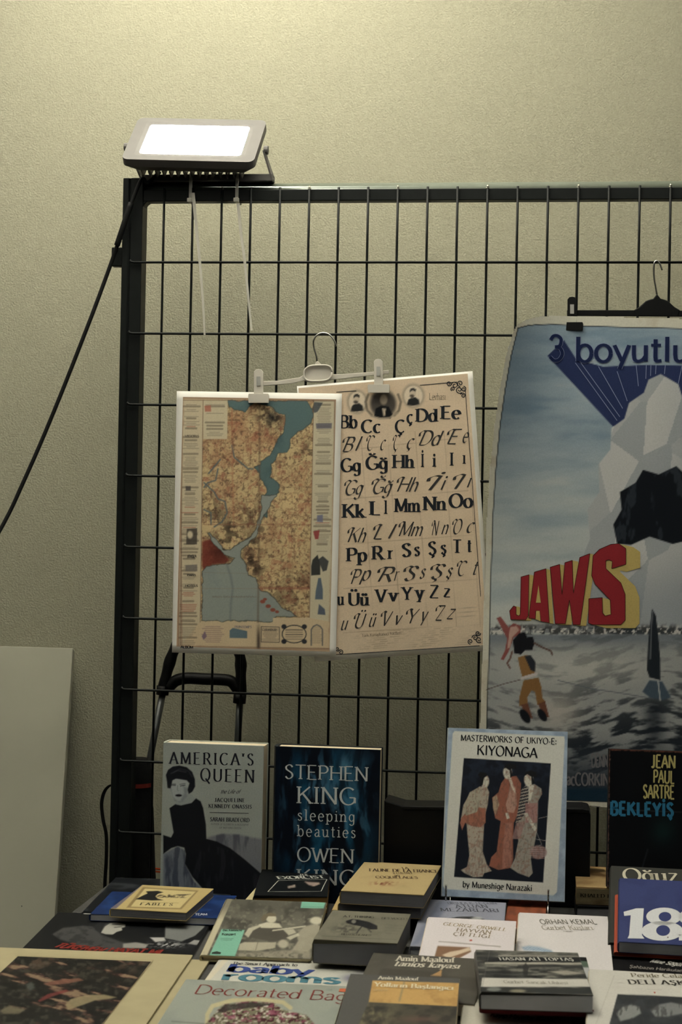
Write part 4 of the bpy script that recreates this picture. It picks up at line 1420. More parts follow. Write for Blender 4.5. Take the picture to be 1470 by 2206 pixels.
cp.line(z7((560, 1250), (800, 1310), (1000, 1340), (1230, 1380)), 2.2, (84, 88, 88), .8)
sail = z7((1218, 748), (1205, 850), (1190, 1000), (1182, 1180), (1200, 1230), (1275, 1250), (1275, 1100), (1262, 950), (1245, 800))
cp.poly(sail, (34, 38, 40), 1.2)
cp.line(z7((1222, 770), (1212, 900), (1205, 1100)), 3, (110, 112, 108), .6)
cp.poly(z7((1150, 1330), (1200, 1250), (1290, 1260), (1350, 1370), (1290, 1390), (1200, 1370)), (62, 74, 80), 2)
cp.line(z7((1260, 1255), (1275, 1390)), 3, (160, 158, 146), .8)
cp.mix(sea * np.exp(-((X - 1410) / 22) ** 2) * sstep(1500, 1530, Y) * sstep(1640, 1560, Y) * .7, (28, 32, 36))
# black keyline
cp.mix(sstep(1.6, .4, abs(dI)), (28, 34, 36))
# age on the white border
cp.mix((1 - inn_m) * np.clip((fbm(X / 30, Y / 30, 3, 61) - .5) * 1.5, 0, .4), (150, 132, 100))
cp.build('poster_print', film, bend_f, lift=.0004, keep=cp.dist(OUT) < 1.5)
# backing paper
ob = in_outline([(x, y) for x, y in OUT])
nu, nv_ = 60, 80
us = np.linspace(min(p[0] for p in ob), max(p[0] for p in ob), nu)
cb = Canvas(ff_, Canvas.rect(ff_, (1028, 679), (1803, 1768)), 9, (200, 195, 175), GP)
cb.gain = 1.6
cb.build('paper_back', film, bend_f, lift=-.0006, keep=cb.dist(OUT) < 2)
ip = Ink(ff_, GP)
HELV = dict(thick=.125, thin=.115, pen=0, serif=0)
NAVY = (26, 34, 60)
PALE = (104, 112, 134)
for dx, dy, colr, d in ((0, 0, NAVY, .0006),):
    ip.text('3', 1181, 1217, 778, 54, PALE, dict(HELV, thick=.155, thin=.15), d=.0003)
    ip.text('3', 1181, 1217, 778, 54, NAVY, HELV, d=.0006)
    ip.text('boyutlu', 1239, 1490, 779, 53, PALE, dict(HELV, thick=.155, thin=.15), d=.0003)
    ip.text('boyutlu', 1239, 1490, 779, 53, NAVY, HELV, d=.0006)
for a, b in (((1240, 782), (1330, 906)), ((1252, 782), (1336, 898)), ((1290, 790), (1342, 880)), ((1330, 800), (1352, 864)), ((1371, 786), (1376, 832)), ((1393, 786), (1392, 816)), ((1403, 786), (1402, 810)), ((1414, 786), (1413, 806)), ((1434, 786), (1432, 806)), ((1470, 788), (1462, 826))):
    ip.line([a, b], 1.3, (112, 120, 140), .0004)
RED, YEL = (128, 36, 38), (164, 142, 76)
J = [(302, 528), (358, 512), (352, 800), (335, 828), (230, 825), (222, 765), (250, 730), (268, 738), (268, 790), (285, 800), (296, 790)]
A1 = [(395, 494), (476, 470), (500, 848), (440, 838), (432, 765), (406, 765), (402, 822), (355, 815)]
A2 = [(406, 708), (440, 708), (424, 585)]
W1 = [(505, 460), (572, 440), (588, 650), (608, 428), (660, 412), (668, 640), (712, 392), (783, 365), (715, 862), (665, 862), (640, 690), (612, 855), (540, 855)]
S1 = [(1035, 330), (985, 295), (930, 300), (850, 335), (805, 380), (795, 520), (820, 580), (925, 690), (930, 790), (890, 800), (872, 780), (870, 672), (775, 680), (772, 850), (800, 862), (1000, 862), (1030, 830), (1030, 650), (1000, 570), (895, 470), (895, 415), (915, 408), (940, 420), (935, 470), (1035, 440)]


def off(p, dx, dy):
    return [(x + dx, y + dy) for x, y in p]


KEY = (52, 34, 24)
for shp, dx, dy in ((J, 36, 6), (A1, 30, 8), (W1, 42, 8), (S1, 100, 24)):
    N = 14
    for k in range(N, 0, -1):
        ip.poly(z7(*off(shp, dx * k / N, dy * k / N * (1 if k else 0))), YEL, .0003 + .00001 * (N - k))
for shp in (J, A1, W1, S1):
    q = z7(*shp)
    ip.poly(q, RED, .0008)
    ip.line(q + q[:1], 1.1, KEY, .001)
ip.poly(z7(*A2), YEL, .0012)
ip.poly(z7((408, 765), (432, 765), (438, 838), (404, 822)), YEL, .0012)
GREYT = (96, 92, 88)
COND = dict(thick=.22, thin=.13, pen=0, serif=0)
ip.text('DENNIS', 1275, 1322, 1652, 28, GREYT, COND)
ip.text('MacCORKINDALE', 1205, 1362, 1690, 26, GREYT, COND, 1694)
ip.build('lettering', film, bend=bend_f, lift=.0008)

# ================================================================== table
TX0, TX1, TY0, TY1 = -0.042, 1.75, -1.30, -0.075
table = thing('table', 'long table under the dark grey cloth carrying all the books', 'table', (.85, -.69, 0))
M_WOOD = mat('worn_table_board', (112, 92, 66), .6, 0, .2, 20)
box('tabletop', TX0 + .006, TX1 - .006, TY0 + .006, TY1 - .006, TABLE - .03, TABLE - .004, M_WOOD, table, .002)
for x in (TX0 + .06, TX1 - .06):
    for y in (TY0 + .06, TY1 - .06):
        box('leg', x - .02, x + .02, y - .02, y + .02, 0, TABLE - .03, M_STEEL, table, .002)
M_CLOTH = mat('dark_grey_table_cloth', (70, 70, 68), .95, 0, .12, 60, .3, 500)
cv, cf = [], []
prof_ = [(-.0, .42), (-.0, .60), (.0, TABLE - .006), (.004, TABLE - .001), (.012, TABLE)]


def cloth():
    V, Fc = [], []
    nx = 40
    # ring of perimeter points, then inner top
    per = []
    for i in range(nx):
        per.append((TX0 + (TX1 - TX0) * i / nx, TY0, 0, -1))
    for i in range(nx):
        per.append((TX1, TY0 + (TY1 - TY0) * i / nx, 1, 0))
    for i in range(nx):
        per.append((TX1 - (TX1 - TX0) * i / nx, TY1, 0, 1))
    for i in range(nx):
        per.append((TX0, TY1 - (TY1 - TY0) * i / nx, -1, 0))
    n_ = len(per)
    for k, (inset, z) in enumerate(prof_):
        for i, (x, y, a, b) in enumerate(per):
            w = .010 * math.sin(i * .9) * max(0, (TABLE - .02 - z)) * 2.0
            o = w - inset
            cx_, cy_ = x, y
            V.append((min(max(cx_ + a * o, TX0 - .02 + inset * (1 if a == 0 else 0)), TX1 + .02), cy_ + b * o, z))
    for k in range(len(prof_) - 1):
        for i in range(n_):
            Fc.append((k * n_ + i, k * n_ + (i + 1) % n_, (k + 1) * n_ + (i + 1) % n_, (k + 1) * n_ + i))
    Fc.append(tuple((len(prof_) - 1) * n_ + i for i in range(n_)))
    return V, Fc


tcl = mesh_obj('tablecloth', *cloth(), M_CLOTH)
tag(tcl, 'dark grey cloth spread over the book table, bare at its far left corner', 'tablecloth')

# ================================================================== books


def flat_place(fl, fr_, tl, ztop, tilt=0.0, W=None, H=None, wy=.5):
    """pose of a book lying with its cover up: front-left, front-right and back-left corners of the
    cover in pixels, cover height at the front edge, tilt raises the back edge"""
    A, B = at_z(*fl, ztop), at_z(*fr_, ztop)
    t = math.radians(tilt)
    ex0 = (B - A) / np.linalg.norm(B - A)
    ey0 = np.array([-ex0[1], ex0[0], 0])
    n_ = math.cos(t) * np.array([0, 0, 1.0]) - math.sin(t) * ey0
    D = at_plane(*tl, A, n_)
    h = D - A
    hxy = np.array([h[0], h[1]])
    hxy = hxy / np.linalg.norm(hxy)
    a1 = math.atan2(ex0[1], ex0[0])
    a2 = math.atan2(-hxy[0], hxy[1])
    yaw = a1 * (1 - wy) + a2 * wy
    ex = np.array([math.cos(yaw), math.sin(yaw), 0])
    eyh = np.array([-ex[1], ex[0], 0])
    ey = math.cos(t) * eyh + math.sin(t) * np.array([0, 0, 1.0])
    if W is None:
        W = (B - A) @ ex
        mid_ = (A + B) / 2
        O = mid_ - ex * W / 2
    else:
        O = A
    if H is None:
        H = (D - A) @ ey
    return O, ex, ey, W, H


def stand_place(tl, tr, bl, depth, lean=0.0, yaw=0.0, zbase=TABLE, W=None):
    """pose of a book standing with its cover to the viewer; depth is the y of its lower front edge"""
    la, ya = math.radians(lean), math.radians(yaw)
    ex = np.array([math.cos(ya), math.sin(ya), 0])
    eyh = np.array([-ex[1], ex[0], 0])
    ey = math.cos(la) * np.array([0, 0, 1.0]) + math.sin(la) * eyh
    n_ = np.cross(ex, ey)
    b0 = at_y(bl[0], bl[1], depth)
    b0 = np.array([b0[0], b0[1], zbase])
    P, Q = at_plane(*tl, b0, n_), at_plane(*tr, b0, n_)
    if W is None:
        W = (Q - P) @ ex
    v = ((P - b0) @ ey + (Q - b0) @ ey) / 2
    u = (P - b0) @ ex
    O = b0 + ex * u
    return O, ex, ey, W, v


def book(name, label, pose, t, cover, pages=P_CREAM, hard=False, rough=.5, spine_col=None, group=None, inset=None, cat='book', bulge=.0015):
    """a book: bent cover (front, spine, back) around a block of pages. pose gives the front cover's lower-left
    corner, its right and up directions and its size"""
    O, ex, ey, W, H = pose
    nz = np.cross(ex, ey)
    o = O - nz * t
    M4 = Matrix.Identity(4)
    for i in range(3):
        M4[i][0], M4[i][1], M4[i][2], M4[i][3] = ex[i], ey[i], nz[i], o[i]
    root = bpy.data.objects.new(name, None)
    root.empty_display_size = .03
    COL.objects.link(root)
    root.matrix_world = M4
    tag(root, label, cat, group)
    tb = .0026 if hard else .0007
    b = bulge
    if t < .004:
        cs = [(W, t), (0, t), (0, 0), (W, 0)]
        V = [(x, y, z) for y in (0, H) for x, z in cs]
        Fc = [(0, 1, 2, 3), (7, 6, 5, 4), (0, 4, 5, 1), (1, 5, 6, 2), (2, 6, 7, 3), (3, 7, 4, 0)]
    else:
        cs = [(W, t), (.0012, t), (-b * .8, t * .82), (-b, t * .5), (-b * .8, t * .18), (.0012, 0), (W, 0), (W, tb), (tb, tb), (tb - b * .5, t * .5), (tb, t - tb), (W, t - tb)]
        k = len(cs)
        tri = tessellate_polygon([[Vector((x, z, 0)) for x, z in cs]])
        V = [(x, y, z) for y in (0, H) for x, z in cs]
        Fc = [tuple(q) for q in tri] + [tuple(k + i for i in reversed(q)) for q in tri] + [(i, (i + 1) % k, k + (i + 1) % k, k + i) for i in range(k)]
    cm_ = mat('cover_%d_%d_%d_%s' % (*[int(q) for q in cover], 'g' if rough < .4 else 'm'), cover, rough, 0, .05, 25)
    co = mesh_obj('cover', V, Fc, cm_, root, world=False)
    bevel(co, min(.0006, t * .2), 2)
    if t >= .004:
        ins = inset if inset is not None else (.0035 if hard else .0005)
        pv, pf = box_vf(tb + .0003, W - ins, ins, H - ins, tb + .0001, t - tb - .0001)
        mesh_obj('page_block', pv, pf, pages, root, world=False)
    fr = Frame(O, ex, ey)
    return root, fr, W, H


GS = 1.95       # ink gain: standing covers
GF = 1.4       # ink gain: covers lying on the table


def face(fr, W, H, m0=0.0):
    return (m0, m0, W - m0, H - m0)


# ---------------------------------------------------------------- standing: grey biography
pose = stand_place((352, 1596), (569, 1610), (349, 1945), -.205, 1.0, 0)
aq, f, W, H = book('hardcover_book', 'pale grey hardcover standing upright with a black-dressed seated woman on it', pose, .045, (178, 182, 172), P_CREAM, True, .5, inset=.0015)
c = Canvas(f, face(f, W, H, .0004), 1.5, (120, 124, 112), GS)
X, Y = c.X, c.Y
c.mix(.25 * fbm(X / 60, Y / 60, 3, 2), (134, 136, 122))


def zq(*p):
    return [(330 + x / 2.827, 1560 + y / 2.827) for x, y in p]


n1 = fbm(X / 10, Y / 60, 4, 4)
sofa = zq((330, 690), (420, 668), (520, 672), (600, 690), (668, 700), (668, 920), (560, 840), (450, 760), (340, 710))
c.poly(sofa, (86, 86, 88), 4, .8)
c.mix(sstep(2, -2, c.dist(sofa)) * np.clip((n1 - .5) * 4, 0, .6), (52, 54, 60))
low_ = zq((62, 790), (150, 745), (195, 770), (200, 860), (250, 960), (300, 1000), (330, 1080), (62, 1080))
c.poly(low_, (84, 88, 92), 3, .9)
c.mix(sstep(2, -2, c.dist(low_)) * np.clip((n1 - .48) * 5, 0, .7), (46, 50, 58))
# figure: dress, arms, neck, head, hair
c.poly(zq((145, 420), (215, 410), (250, 445), (262, 455), (240, 490), (150, 500), (130, 490), (150, 465)), (116, 120, 112), 1.5)
c.poly(zq((135, 488), (100, 512), (108, 560), (125, 660), (110, 690), (62, 675), (62, 790), (110, 755), (150, 742), (190, 752), (200, 790), (195, 850), (240, 930), (300, 1000), (330, 1060), (390, 1090), (668, 1090), (668, 918), (560, 825), (470, 755), (390, 715), (325, 698), (322, 610), (305, 510), (290, 470), (262, 452), (235, 480), (170, 495)), (24, 25, 27), 1.2)
c.mix(sstep(2, -3, c.dist(zq((300, 720), (480, 770), (660, 930), (660, 1080), (420, 1080), (240, 920)))) * np.clip((n1 - .5) * 3, 0, .35), (46, 46, 48))
c.ell(*zq((160, 385))[0], 20, 29, (128, 132, 124), .12, 1, 6)
c.poly(zq((108, 360), (120, 440), (160, 478), (185, 470), (130, 470), (105, 400)), (92, 96, 90), 2, .5)
hair = zq((85, 350), (78, 310), (92, 278), (120, 258), (160, 252), (205, 262), (238, 290), (255, 335), (256, 380), (240, 410), (218, 425), (210, 400), (222, 360), (205, 342), (170, 336), (140, 332), (118, 342), (112, 372), (106, 392), (88, 388))
c.poly(hair, (26, 27, 29), 1.2)
c.line(zq((110, 300), (150, 282), (200, 292)), 2, (60, 62, 62), .6, 2)
c.line(zq((128, 292), (165, 272), (215, 285), (238, 320)), 1.6, (54, 56, 56), .6, 2)
c.line(zq((110, 370), (136, 372)), 2.2, (48, 48, 48), .8)
c.line(zq((168, 376), (194, 372)), 2.2, (48, 48, 48), .8)
c.line(zq((108, 362), (138, 364)), 1.3, (40, 40, 40), .7)
c.line(zq((164, 366), (196, 362)), 1.3, (40, 40, 40), .7)
c.line(zq((150, 375), (148, 400), (156, 406)), 1.6, (84, 88, 84), .6)
c.ell(*zq((156, 434))[0], 7, 2.8, (32, 30, 32), .3)
c.poly(zq((185, 380), (212, 390), (205, 440), (180, 470), (170, 460), (190, 420)), (84, 90, 88), 3, .6)
c.build('cover_picture', aq)
k = Ink(f, GS)
DKT = (34, 34, 38)
DIDOT = dict(thick=.17, thin=.035, pen=5, serif=.13, floor=.05)
k.text("AMERICA'S", 366, 548, 1645, 25, DKT, DIDOT, 1649, .22)
k.text('QUEEN', 432, 549, 1682, 27, DKT, DIDOT, 1686, .22)
k.text('the Life of', 475, 517, 1709, 8, (60, 60, 60), dict(SCRIPT, thick=.16, thin=.06))
k.text('JACQUELINE', 463, 528, 1727, 8, DKT, SERIFB, 1728, .16)
k.text('KENNEDY ONASSIS', 450, 543, 1740, 8, DKT, SERIFB, 1742, .14)
k.line([(452, 1750), (536, 1752)], 1.2, (50, 50, 50))
k.text('SARAH BRADFORD', 453, 538, 1769, 8.5, DKT, SERIFB, 1771, .1)
k.text('AUTHOR OF ELIZABETH: A BIOGRAPHY', 455, 536, 1777, 4, (70, 70, 70), FINE, 1779)
k.text('OF BRITAINS QUEEN', 473, 520, 1785, 4, (70, 70, 70), FINE, 1786)
k.build('title_lettering', aq)

# ---------------------------------------------------------------- standing: dark teal novel
pose = stand_place((594.5, 1606), (820, 1617), (594, 1945), -.20, .5, 0)
sk, f, W, H = book('hardcover_book', 'dark teal hardcover standing upright with pale serif lettering over smoky swirls', pose, .040, (28, 34, 40), P_CREAM, True, .35, bulge=.004, inset=.0018)
c = Canvas(f, face(f, W, H, .0004), 1.6, (14, 18, 24), GS)
X, Y = c.X, c.Y
wx = X + 26 * (fbm(X / 50, Y / 70, 3, 8) - .5)
sm1 = fbm(wx / 22, Y / 75, 4, 11)
dd = np.exp(-((X - 705) / 95) ** 4 - ((Y - 1755) / 140) ** 6)
c.mix(dd * np.clip((sm1 - .42) * 3.2, 0, .9), (22, 66, 88))
c.mix(dd * np.clip((fbm(wx / 12, Y / 48, 4, 12) - .56) * 4, 0, .6), (60, 108, 130))
c.ell(742, 1650, 8, 16, (92, 132, 146), .9, .6)
c.ell(745, 1652, 26, 40, (34, 80, 100), .9, .4)
c.build('cover_picture', sk)
k = Ink(f, GS)
PALET = (150, 152, 142)
k.text('STEPHEN', 613, 795, 1677, 30, PALET, dict(SERIF, thick=.115, thin=.05, serif=.12), 1683, .03)
k.text('KING', 640, 769, 1730, 36, PALET, dict(SERIF, thick=.115, thin=.05, serif=.12), 1734, .04)
k.text('sleeping', 641, 766, 1767, 24, PALET, dict(SERIF, thick=.1, thin=.06), 1771, .16)
k.text('beauties', 641, 768, 1801, 24, PALET, dict(SERIF, thick=.1, thin=.06), 1805, .16)
k.text('OWEN', 640, 764, 1855, 30, PALET, dict(SERIF, thick=.115, thin=.05, serif=.12), 1860, .04)
k.text('KING', 640, 769, 1905, 33, PALET, dict(SERIF, thick=.115, thin=.05, serif=.12), 1908, .04)
k.build('title_lettering', sk)

# ---------------------------------------------------------------- standing on an easel: white art book
pose = stand_place((966, 1566), (1224, 1578), (941, 1926), -.26, 17, 0, .772)
ki, f, W, H = book('art_book', 'white art book picturing three robed figures on black, leaning on a wire easel', pose, .012, (150, 158, 160), P_CREAM, False, .25)
c = Canvas(f, face(f, W, H, .0004), 1.5, (96, 106, 112), GS)
X, Y = c.X, c.Y


def zk(*p):
    return [(900 + x / 2.579, 1540 + y / 2.579) for x, y in p]


n1 = fbm(X / 20, Y / 20, 4, 14)
c.mix(np.clip((n1 - .4) * 2, 0, .6), (120, 130, 134))
wp = zk((205, 90), (815, 120), (818, 140), (775, 985), (755, 1003), (152, 968), (142, 950), (195, 105))
c.poly(wp, (150, 147, 130), 1.2)
c.mix(sstep(1.5, -1.5, c.dist(wp)) * .2 * n1, (132, 130, 116))
pic = zk((257, 240), (741, 270), (698, 932), (203, 901))
c.poly(pic, (18, 21, 26), .9)
pin = sstep(1, -1, c.dist(pic))
c.mix(pin * np.clip((n1 - .5) * 2, 0, .35) * sstep(1760, 1640, Y), (36, 44, 54))
SKN, OCH, RUST, GRY = (140, 134, 114), (118, 108, 90), (104, 62, 46), (104, 98, 84)
# left figure
c.poly(zk((345, 398), (385, 400), (398, 430), (390, 500), (375, 560), (368, 640), (362, 760), (385, 830), (412, 868), (370, 880), (362, 900), (310, 902), (262, 880), (240, 862), (275, 845), (288, 780), (275, 640), (272, 600), (240, 580), (255, 500), (290, 440)), OCH, 1)
c.poly(zk((270, 545), (330, 512), (378, 520), (378, 600), (350, 625), (300, 618), (265, 600), (248, 640), (236, 600), (245, 570)), (112, 70, 52), 1)
c.poly(zk((290, 430), (345, 400), (350, 480), (330, 540), (270, 560), (252, 520)), (116, 108, 88), 1)
c.ell(*zk((375, 370))[0], 9, 14, SKN, .15)
c.poly(zk((348, 395), (352, 350), (335, 335), (350, 318), (380, 322), (388, 338), (370, 350), (362, 390)), (20, 20, 20), 1)
# middle figure
c.poly(zk((490, 345), (550, 340), (575, 380), (572, 470), (555, 560), (535, 600), (530, 700), (532, 800), (520, 850), (450, 862), (398, 840), (410, 790), (440, 760), (450, 680), (462, 590), (432, 575), (420, 510), (415, 460), (450, 430), (465, 380)), RUST, 1)
c.poly(zk((418, 460), (440, 445), (455, 500), (432, 560), (420, 520)), (116, 98, 74), 1)
c.poly(zk((515, 390), (545, 400), (552, 500), (535, 545), (500, 540), (490, 500), (505, 440)), (126, 96, 78), 1, .9)
c.poly(zk((490, 600), (525, 600), (522, 840), (470, 855), (478, 700)), (116, 78, 62), 1.5, .8)
c.ell(*zk((500, 318))[0], 9.5, 15, SKN, .15)
c.poly(zk((478, 300), (485, 280), (515, 270), (545, 280), (550, 300), (520, 300), (528, 340), (516, 350), (512, 310), (490, 295)), (20, 20, 20), 1)
c.poly(zk((500, 345), (520, 350), (548, 440), (530, 420)), (140, 128, 106), 1)
c.poly(zk((488, 545), (505, 545), (512, 575), (496, 580)), SKN, 1)
# right figure
c.poly(zk((575, 420), (600, 392), (650, 385), (688, 410), (692, 440), (670, 480), (668, 560), (665, 640), (650, 720), (630, 800), (640, 880), (620, 902), (560, 880), (515, 850), (540, 800), (560, 700), (550, 640), (555, 600), (545, 600), (560, 520), (568, 470)), GRY, 1)
st_m = sstep(1, -1, c.dist(zk((575, 420), (600, 392), (612, 400), (625, 470), (615, 540), (590, 560), (560, 600), (545, 600), (560, 520))))
c.mix(st_m * (np.sin((Y + X * .25) * .95) > 0), (34, 34, 36))
c.poly(zk((598, 490), (668, 490), (664, 600), (600, 600)), (112, 78, 70), 1, .85)
c.poly(zk((548, 600), (600, 590), (570, 690), (525, 690)), (108, 82, 72), 1, .8)
c.ell(*zk((618, 360))[0], 10, 15, SKN, .15)
c.poly(zk((594, 340), (600, 320), (630, 308), (660, 320), (664, 345), (640, 345), (650, 375), (635, 390), (632, 345), (610, 330)), (20, 20, 20), 1)
c.poly(zk((620, 385), (650, 395), (630, 470), (615, 495)), SKN, 1)
c.poly(zk((590, 548), (610, 545), (660, 630), (655, 650), (640, 630)), SKN, 1)
c.ell(*zk((672, 763))[0], 18, 15, (104, 84, 76), .15, .9)
for q in range(6):
    c.line(zk((625, 735 + q * 12), (708, 738 + q * 12)), 1, (150, 120, 108), .5)
c.line(zk((660, 650), (690, 720), (672, 730)), 1.2, (120, 116, 104), .7)
c.line(zk((655, 690), (715, 700)), 1.2, (130, 124, 110), .7)
c.line(zk((675, 575), (720, 565)), 1.4, (130, 126, 112), .6)
fold = np.clip(1 - abs(fbm(X / 7, Y / 26, 3, 71) - .5) * 14, 0, 1)
fig = sstep(40, 70, c.c.mean(1)) * pin
c.mix(fig * fold * .35, (52, 46, 40))
c.mix(fig * np.clip((fbm(X / 4, Y / 4, 2, 72) - .6) * 5, 0, .4), (92, 60, 48))
c.build('cover_picture', ki)
k = Ink(f, GS)
INKB = (20, 20, 22)
k.text('MASTERWORKS OF UKIYO-E:', 993, 1200, 1596, 13, INKB, HAND, 1604, .04)
k.text('KIYONAGA', 1028, 1158, 1626, 21, INKB, HAND, 1633, .03)
k.text('by Muneshige Narazaki', 997, 1147, 1911, 13, INKB, HAND, 1920, .03)
k.build('title_lettering', ki)

# wire easel
ez = thing('book_easel', 'small wire easel holding up the white art book', 'easel', (float(pose[0][0]) + .09, -.2, TABLE))
O, ex, ey, W, H = pose
nz = np.cross(ex, ey)
for px_ in (962, 1182):
    u = (at_plane(px_, 1925, O, nz) - O) @ ex
    p0 = O + ex * u
    pts = [p0 + nz * .012 + ey * .016, p0 + nz * .0085 + ey * .009, p0 + nz * .007 - ey * .003, p0 - nz * .006 - ey * .008, p0 - nz * .022 - ey * .006 + np.array([0, 0, 0]), p0 - nz * .022 + ey * .15]
    w1 = tube('wire_hook', catmull(pts, 6), .0014, M_CHROME, ez, 8)
    f1 = [p0 + nz * .004 - ey * .0055, np.array([p0[0], p0[1] - .012, TABLE + .012]), np.array([p0[0], p0[1] - .01, TABLE + .0022]), np.array([p0[0], p0[1] + .10, TABLE + .0022]), p0 - nz * .022 + ey * .14]
    tube('wire_foot', f1, .0014, M_CHROME, ez, 8)
ua = (at_plane(962, 1925, O, nz) - O) @ ex
ub = (at_plane(1182, 1925, O, nz) - O) @ ex
tube('crossbar', [O + ex * ua - nz * .022 + ey * .1, O + ex * ub - nz * .022 + ey * .1], .0014, M_CHROME, ez, 8)

# ---------------------------------------------------------------- standing: black novel at the right edge
pose = stand_place((1313, 1612), (1470, 1619), (1303, 1893), -.235, 6, 0, .7925, W=.135)
bk_, f, W, H = book('hardcover_book', 'worn black hardcover with yellow and blue lettering standing at the right edge', pose, .022, (24, 25, 25), P_BROWN, True, .6)
c = Canvas(f, face(f, W, H, .0004), 2.2, (15, 16, 17), GS)
X, Y = c.X, c.Y
c.mix(np.exp(-((X - 1430) / 26) ** 2 - ((Y - 1790) / 30) ** 2) * .5, (20, 44, 40))
c.line([(1310, 1744), (1480, 1751)], 1.2, (120, 128, 120), .6)
e_ = np.minimum(c.U, 99)
c.mix(sstep(.0022, .0, e_ + (fbm(X / 4, Y / 4, 3, 80) - .5) * .004) * .7, (120, 84, 66))
c.mix(sstep(.003, .0, c.V.max() - c.V + (fbm(X / 4, Y / 4, 3, 81) - .5) * .004) * .7, (104, 60, 44))
c.line([(1384, 1870), (1396, 1830)], 2.5, (50, 54, 54), .5, 2)
c.build('cover_picture', bk_)
k = Ink(f, GS)
YL = (140, 128, 72)
k.text('JEAN', 1404, 1456, 1653, 27, YL, COND, 1655, .06)
k.text('PAUL', 1408, 1454, 1686, 27, YL, COND, 1688, .06)
k.text('SARTRE', 1386, 1454, 1719, 28, YL, COND, 1721, .03)
k.text('BEKLEY\u0130\u015e', 1316, 1452, 1755, 28, (34, 84, 104), dict(COND, thick=.27, thin=.2), 1759, .1)
k.build('title_lettering', bk_)

# ---------------------------------------------------------------- black case behind the standing books
bc = thing('black_case', 'low black hard case standing behind the upright books', 'case', (float(at_y(1040, 1900, -.12)[0]), -.12, TABLE))
px_prism('case_body', [(828, 1724), (868, 1736), (900, 1737), (1255, 1741), (1268, 1744), (1273, 1756), (1272, 1905), (826, 1890)], -.15, .065, M_BLACK, bc, .003)
px_prism('case_lid_rim', [(868, 1737), (1255, 1743), (1270, 1746), (1270, 1752), (868, 1744)], -.1525, .004, M_BLACK, bc, .001)
for o_ in list(bc.children):
    if o_.name.startswith('case_body'):
        zmin = min(v.co.z for v in o_.data.vertices)
        for v in o_.data.vertices:
            if v.co.z < zmin + .012:
                v.co.z = 0.0

# ================================================================== books lying on the table


def picture(f, W, H, step, bg, gain=None, m0=.0004):
    return Canvas(f, face(f, W, H, m0), step, bg, GF if gain is None else gain)


# left back corner: dark album, blue book, yellow book
Z = TABLE
pose = flat_place((176, 1966), (470, 1972), (268, 1893), Z + .008)
b, f, W, H = book('large_paperback', 'dark glossy large paperback, lowest of the pile at far left', pose, .008, (34, 35, 37), P_DARK, False, .3)
c = picture(f, W, H, 3, (20, 22, 24))
c.mix(np.clip((fbm(c.X / 40, c.Y / 10, 4, 91) - .52) * 4, 0, .6), (56, 58, 58))
c.build('cover_picture', b)
pose = flat_place((193, 1970), (480, 1978), (248, 1922), Z + .0182)
b, f, W, H = book('large_paperback', 'blue large paperback lying under the small yellow book', pose, .010, (34, 52, 92), P_GREY, False, .4)
c = picture(f, W, H, 3, (18, 34, 66))
c.mix(np.clip((fbm(c.X / 30, c.Y / 8, 4, 92) - .5) * 3, 0, .6), (30, 56, 98))
c.build('cover_picture', b)
k = Ink(f, GF)
k.text('TEAM', 420, 447, 1973, 4.5, (150, 152, 150), SANSB)
k.build('title_lettering', b)
pose = flat_place((238, 1957), (401, 1967), (301, 1906), Z + .0305)
b, f, W, H = book('yellow_paperback', 'small yellow paperback with a black bird silhouette, topmost of the pile at far left', pose, .0121, (178, 158, 104), P_DARK, False, .5)
c = picture(f, W, H, 1.6, (148, 128, 78))
X, Y = c.X, c.Y


def zf(*p):
    return [(x / 2.94, 1850 + y / 2.94) for x, y in p]


c.poly(zf((695, 318), (735, 318), (905, 166), (865, 164)), (84, 78, 80), 1)
c.line(zf((700, 312), (866, 164)), 1.5, (120, 112, 108), .6)
fr_o = zf((800, 312), (905, 182), (1258, 203), (1150, 322))
c.poly(fr_o, (112, 94, 56), 1)
c.poly(zf((828, 305), (918, 190), (1240, 210), (1140, 314)), (160, 142, 90), .8)
c.poly(zf((860, 258), (905, 235), (935, 222), (925, 208), (1000, 205), (1035, 214), (1000, 224), (985, 240), (1000, 254), (1035, 264), (960, 266)), (26, 26, 24), .8)
c.mix(sstep(1, -1, c.dist(zf((990, 240), (1010, 230), (1220, 225), (1205, 250), (1010, 248)))) * sstep(.35, .6, fbm(X / 5, Y / 3, 3, 94)), (72, 62, 44))
c.line(zf((905, 276), (1130, 282)), 1, (110, 96, 60), .6)
c.build('cover_picture', b)
k = Ink(f, GF)
k.text('FABLES', 301, 372, 1951, 5.5, (70, 62, 42), SERIFB, 1952.5, .25)
k.build('title_lettering', b)

# black magazine with a man in profile
pose = flat_place((47, 2044), (414, 2056), (126, 1966), Z + .0065)
b, f, W, H = book('magazine', 'wide black magazine with a grey profile photograph and red lettering along its lower edge', pose, .0065, (30, 31, 32), P_DARK, False, .3)
c = picture(f, W, H, 1.8, (19, 20, 21))
X, Y = c.X, c.Y
c.poly(zf((330, 480), (400, 440), (520, 425), (590, 430), (640, 480), (690, 500), (780, 530), (860, 545), (850, 580), (700, 590), (520, 560), (400, 520)), (54, 53, 50), 3)
c.mix(sstep(2, -2, c.dist(zf((330, 480), (520, 425), (590, 430), (690, 500), (780, 530), (700, 590), (400, 520)))) * np.clip((fbm(X / 14, Y / 5, 4, 95) - .5) * 4, 0, .6), (30, 30, 30))
c.poly(zf((690, 405), (740, 400), (795, 415), (792, 435), (770, 440), (775, 455), (740, 465), (715, 482), (670, 480), (640, 470), (650, 440), (660, 420)), (132, 128, 112), 1.2)
c.poly(zf((600, 425), (640, 395), (700, 385), (790, 385), (790, 412), (740, 402), (700, 408), (665, 430), (640, 470), (600, 455)), (32, 32, 32), 1.5, .85)
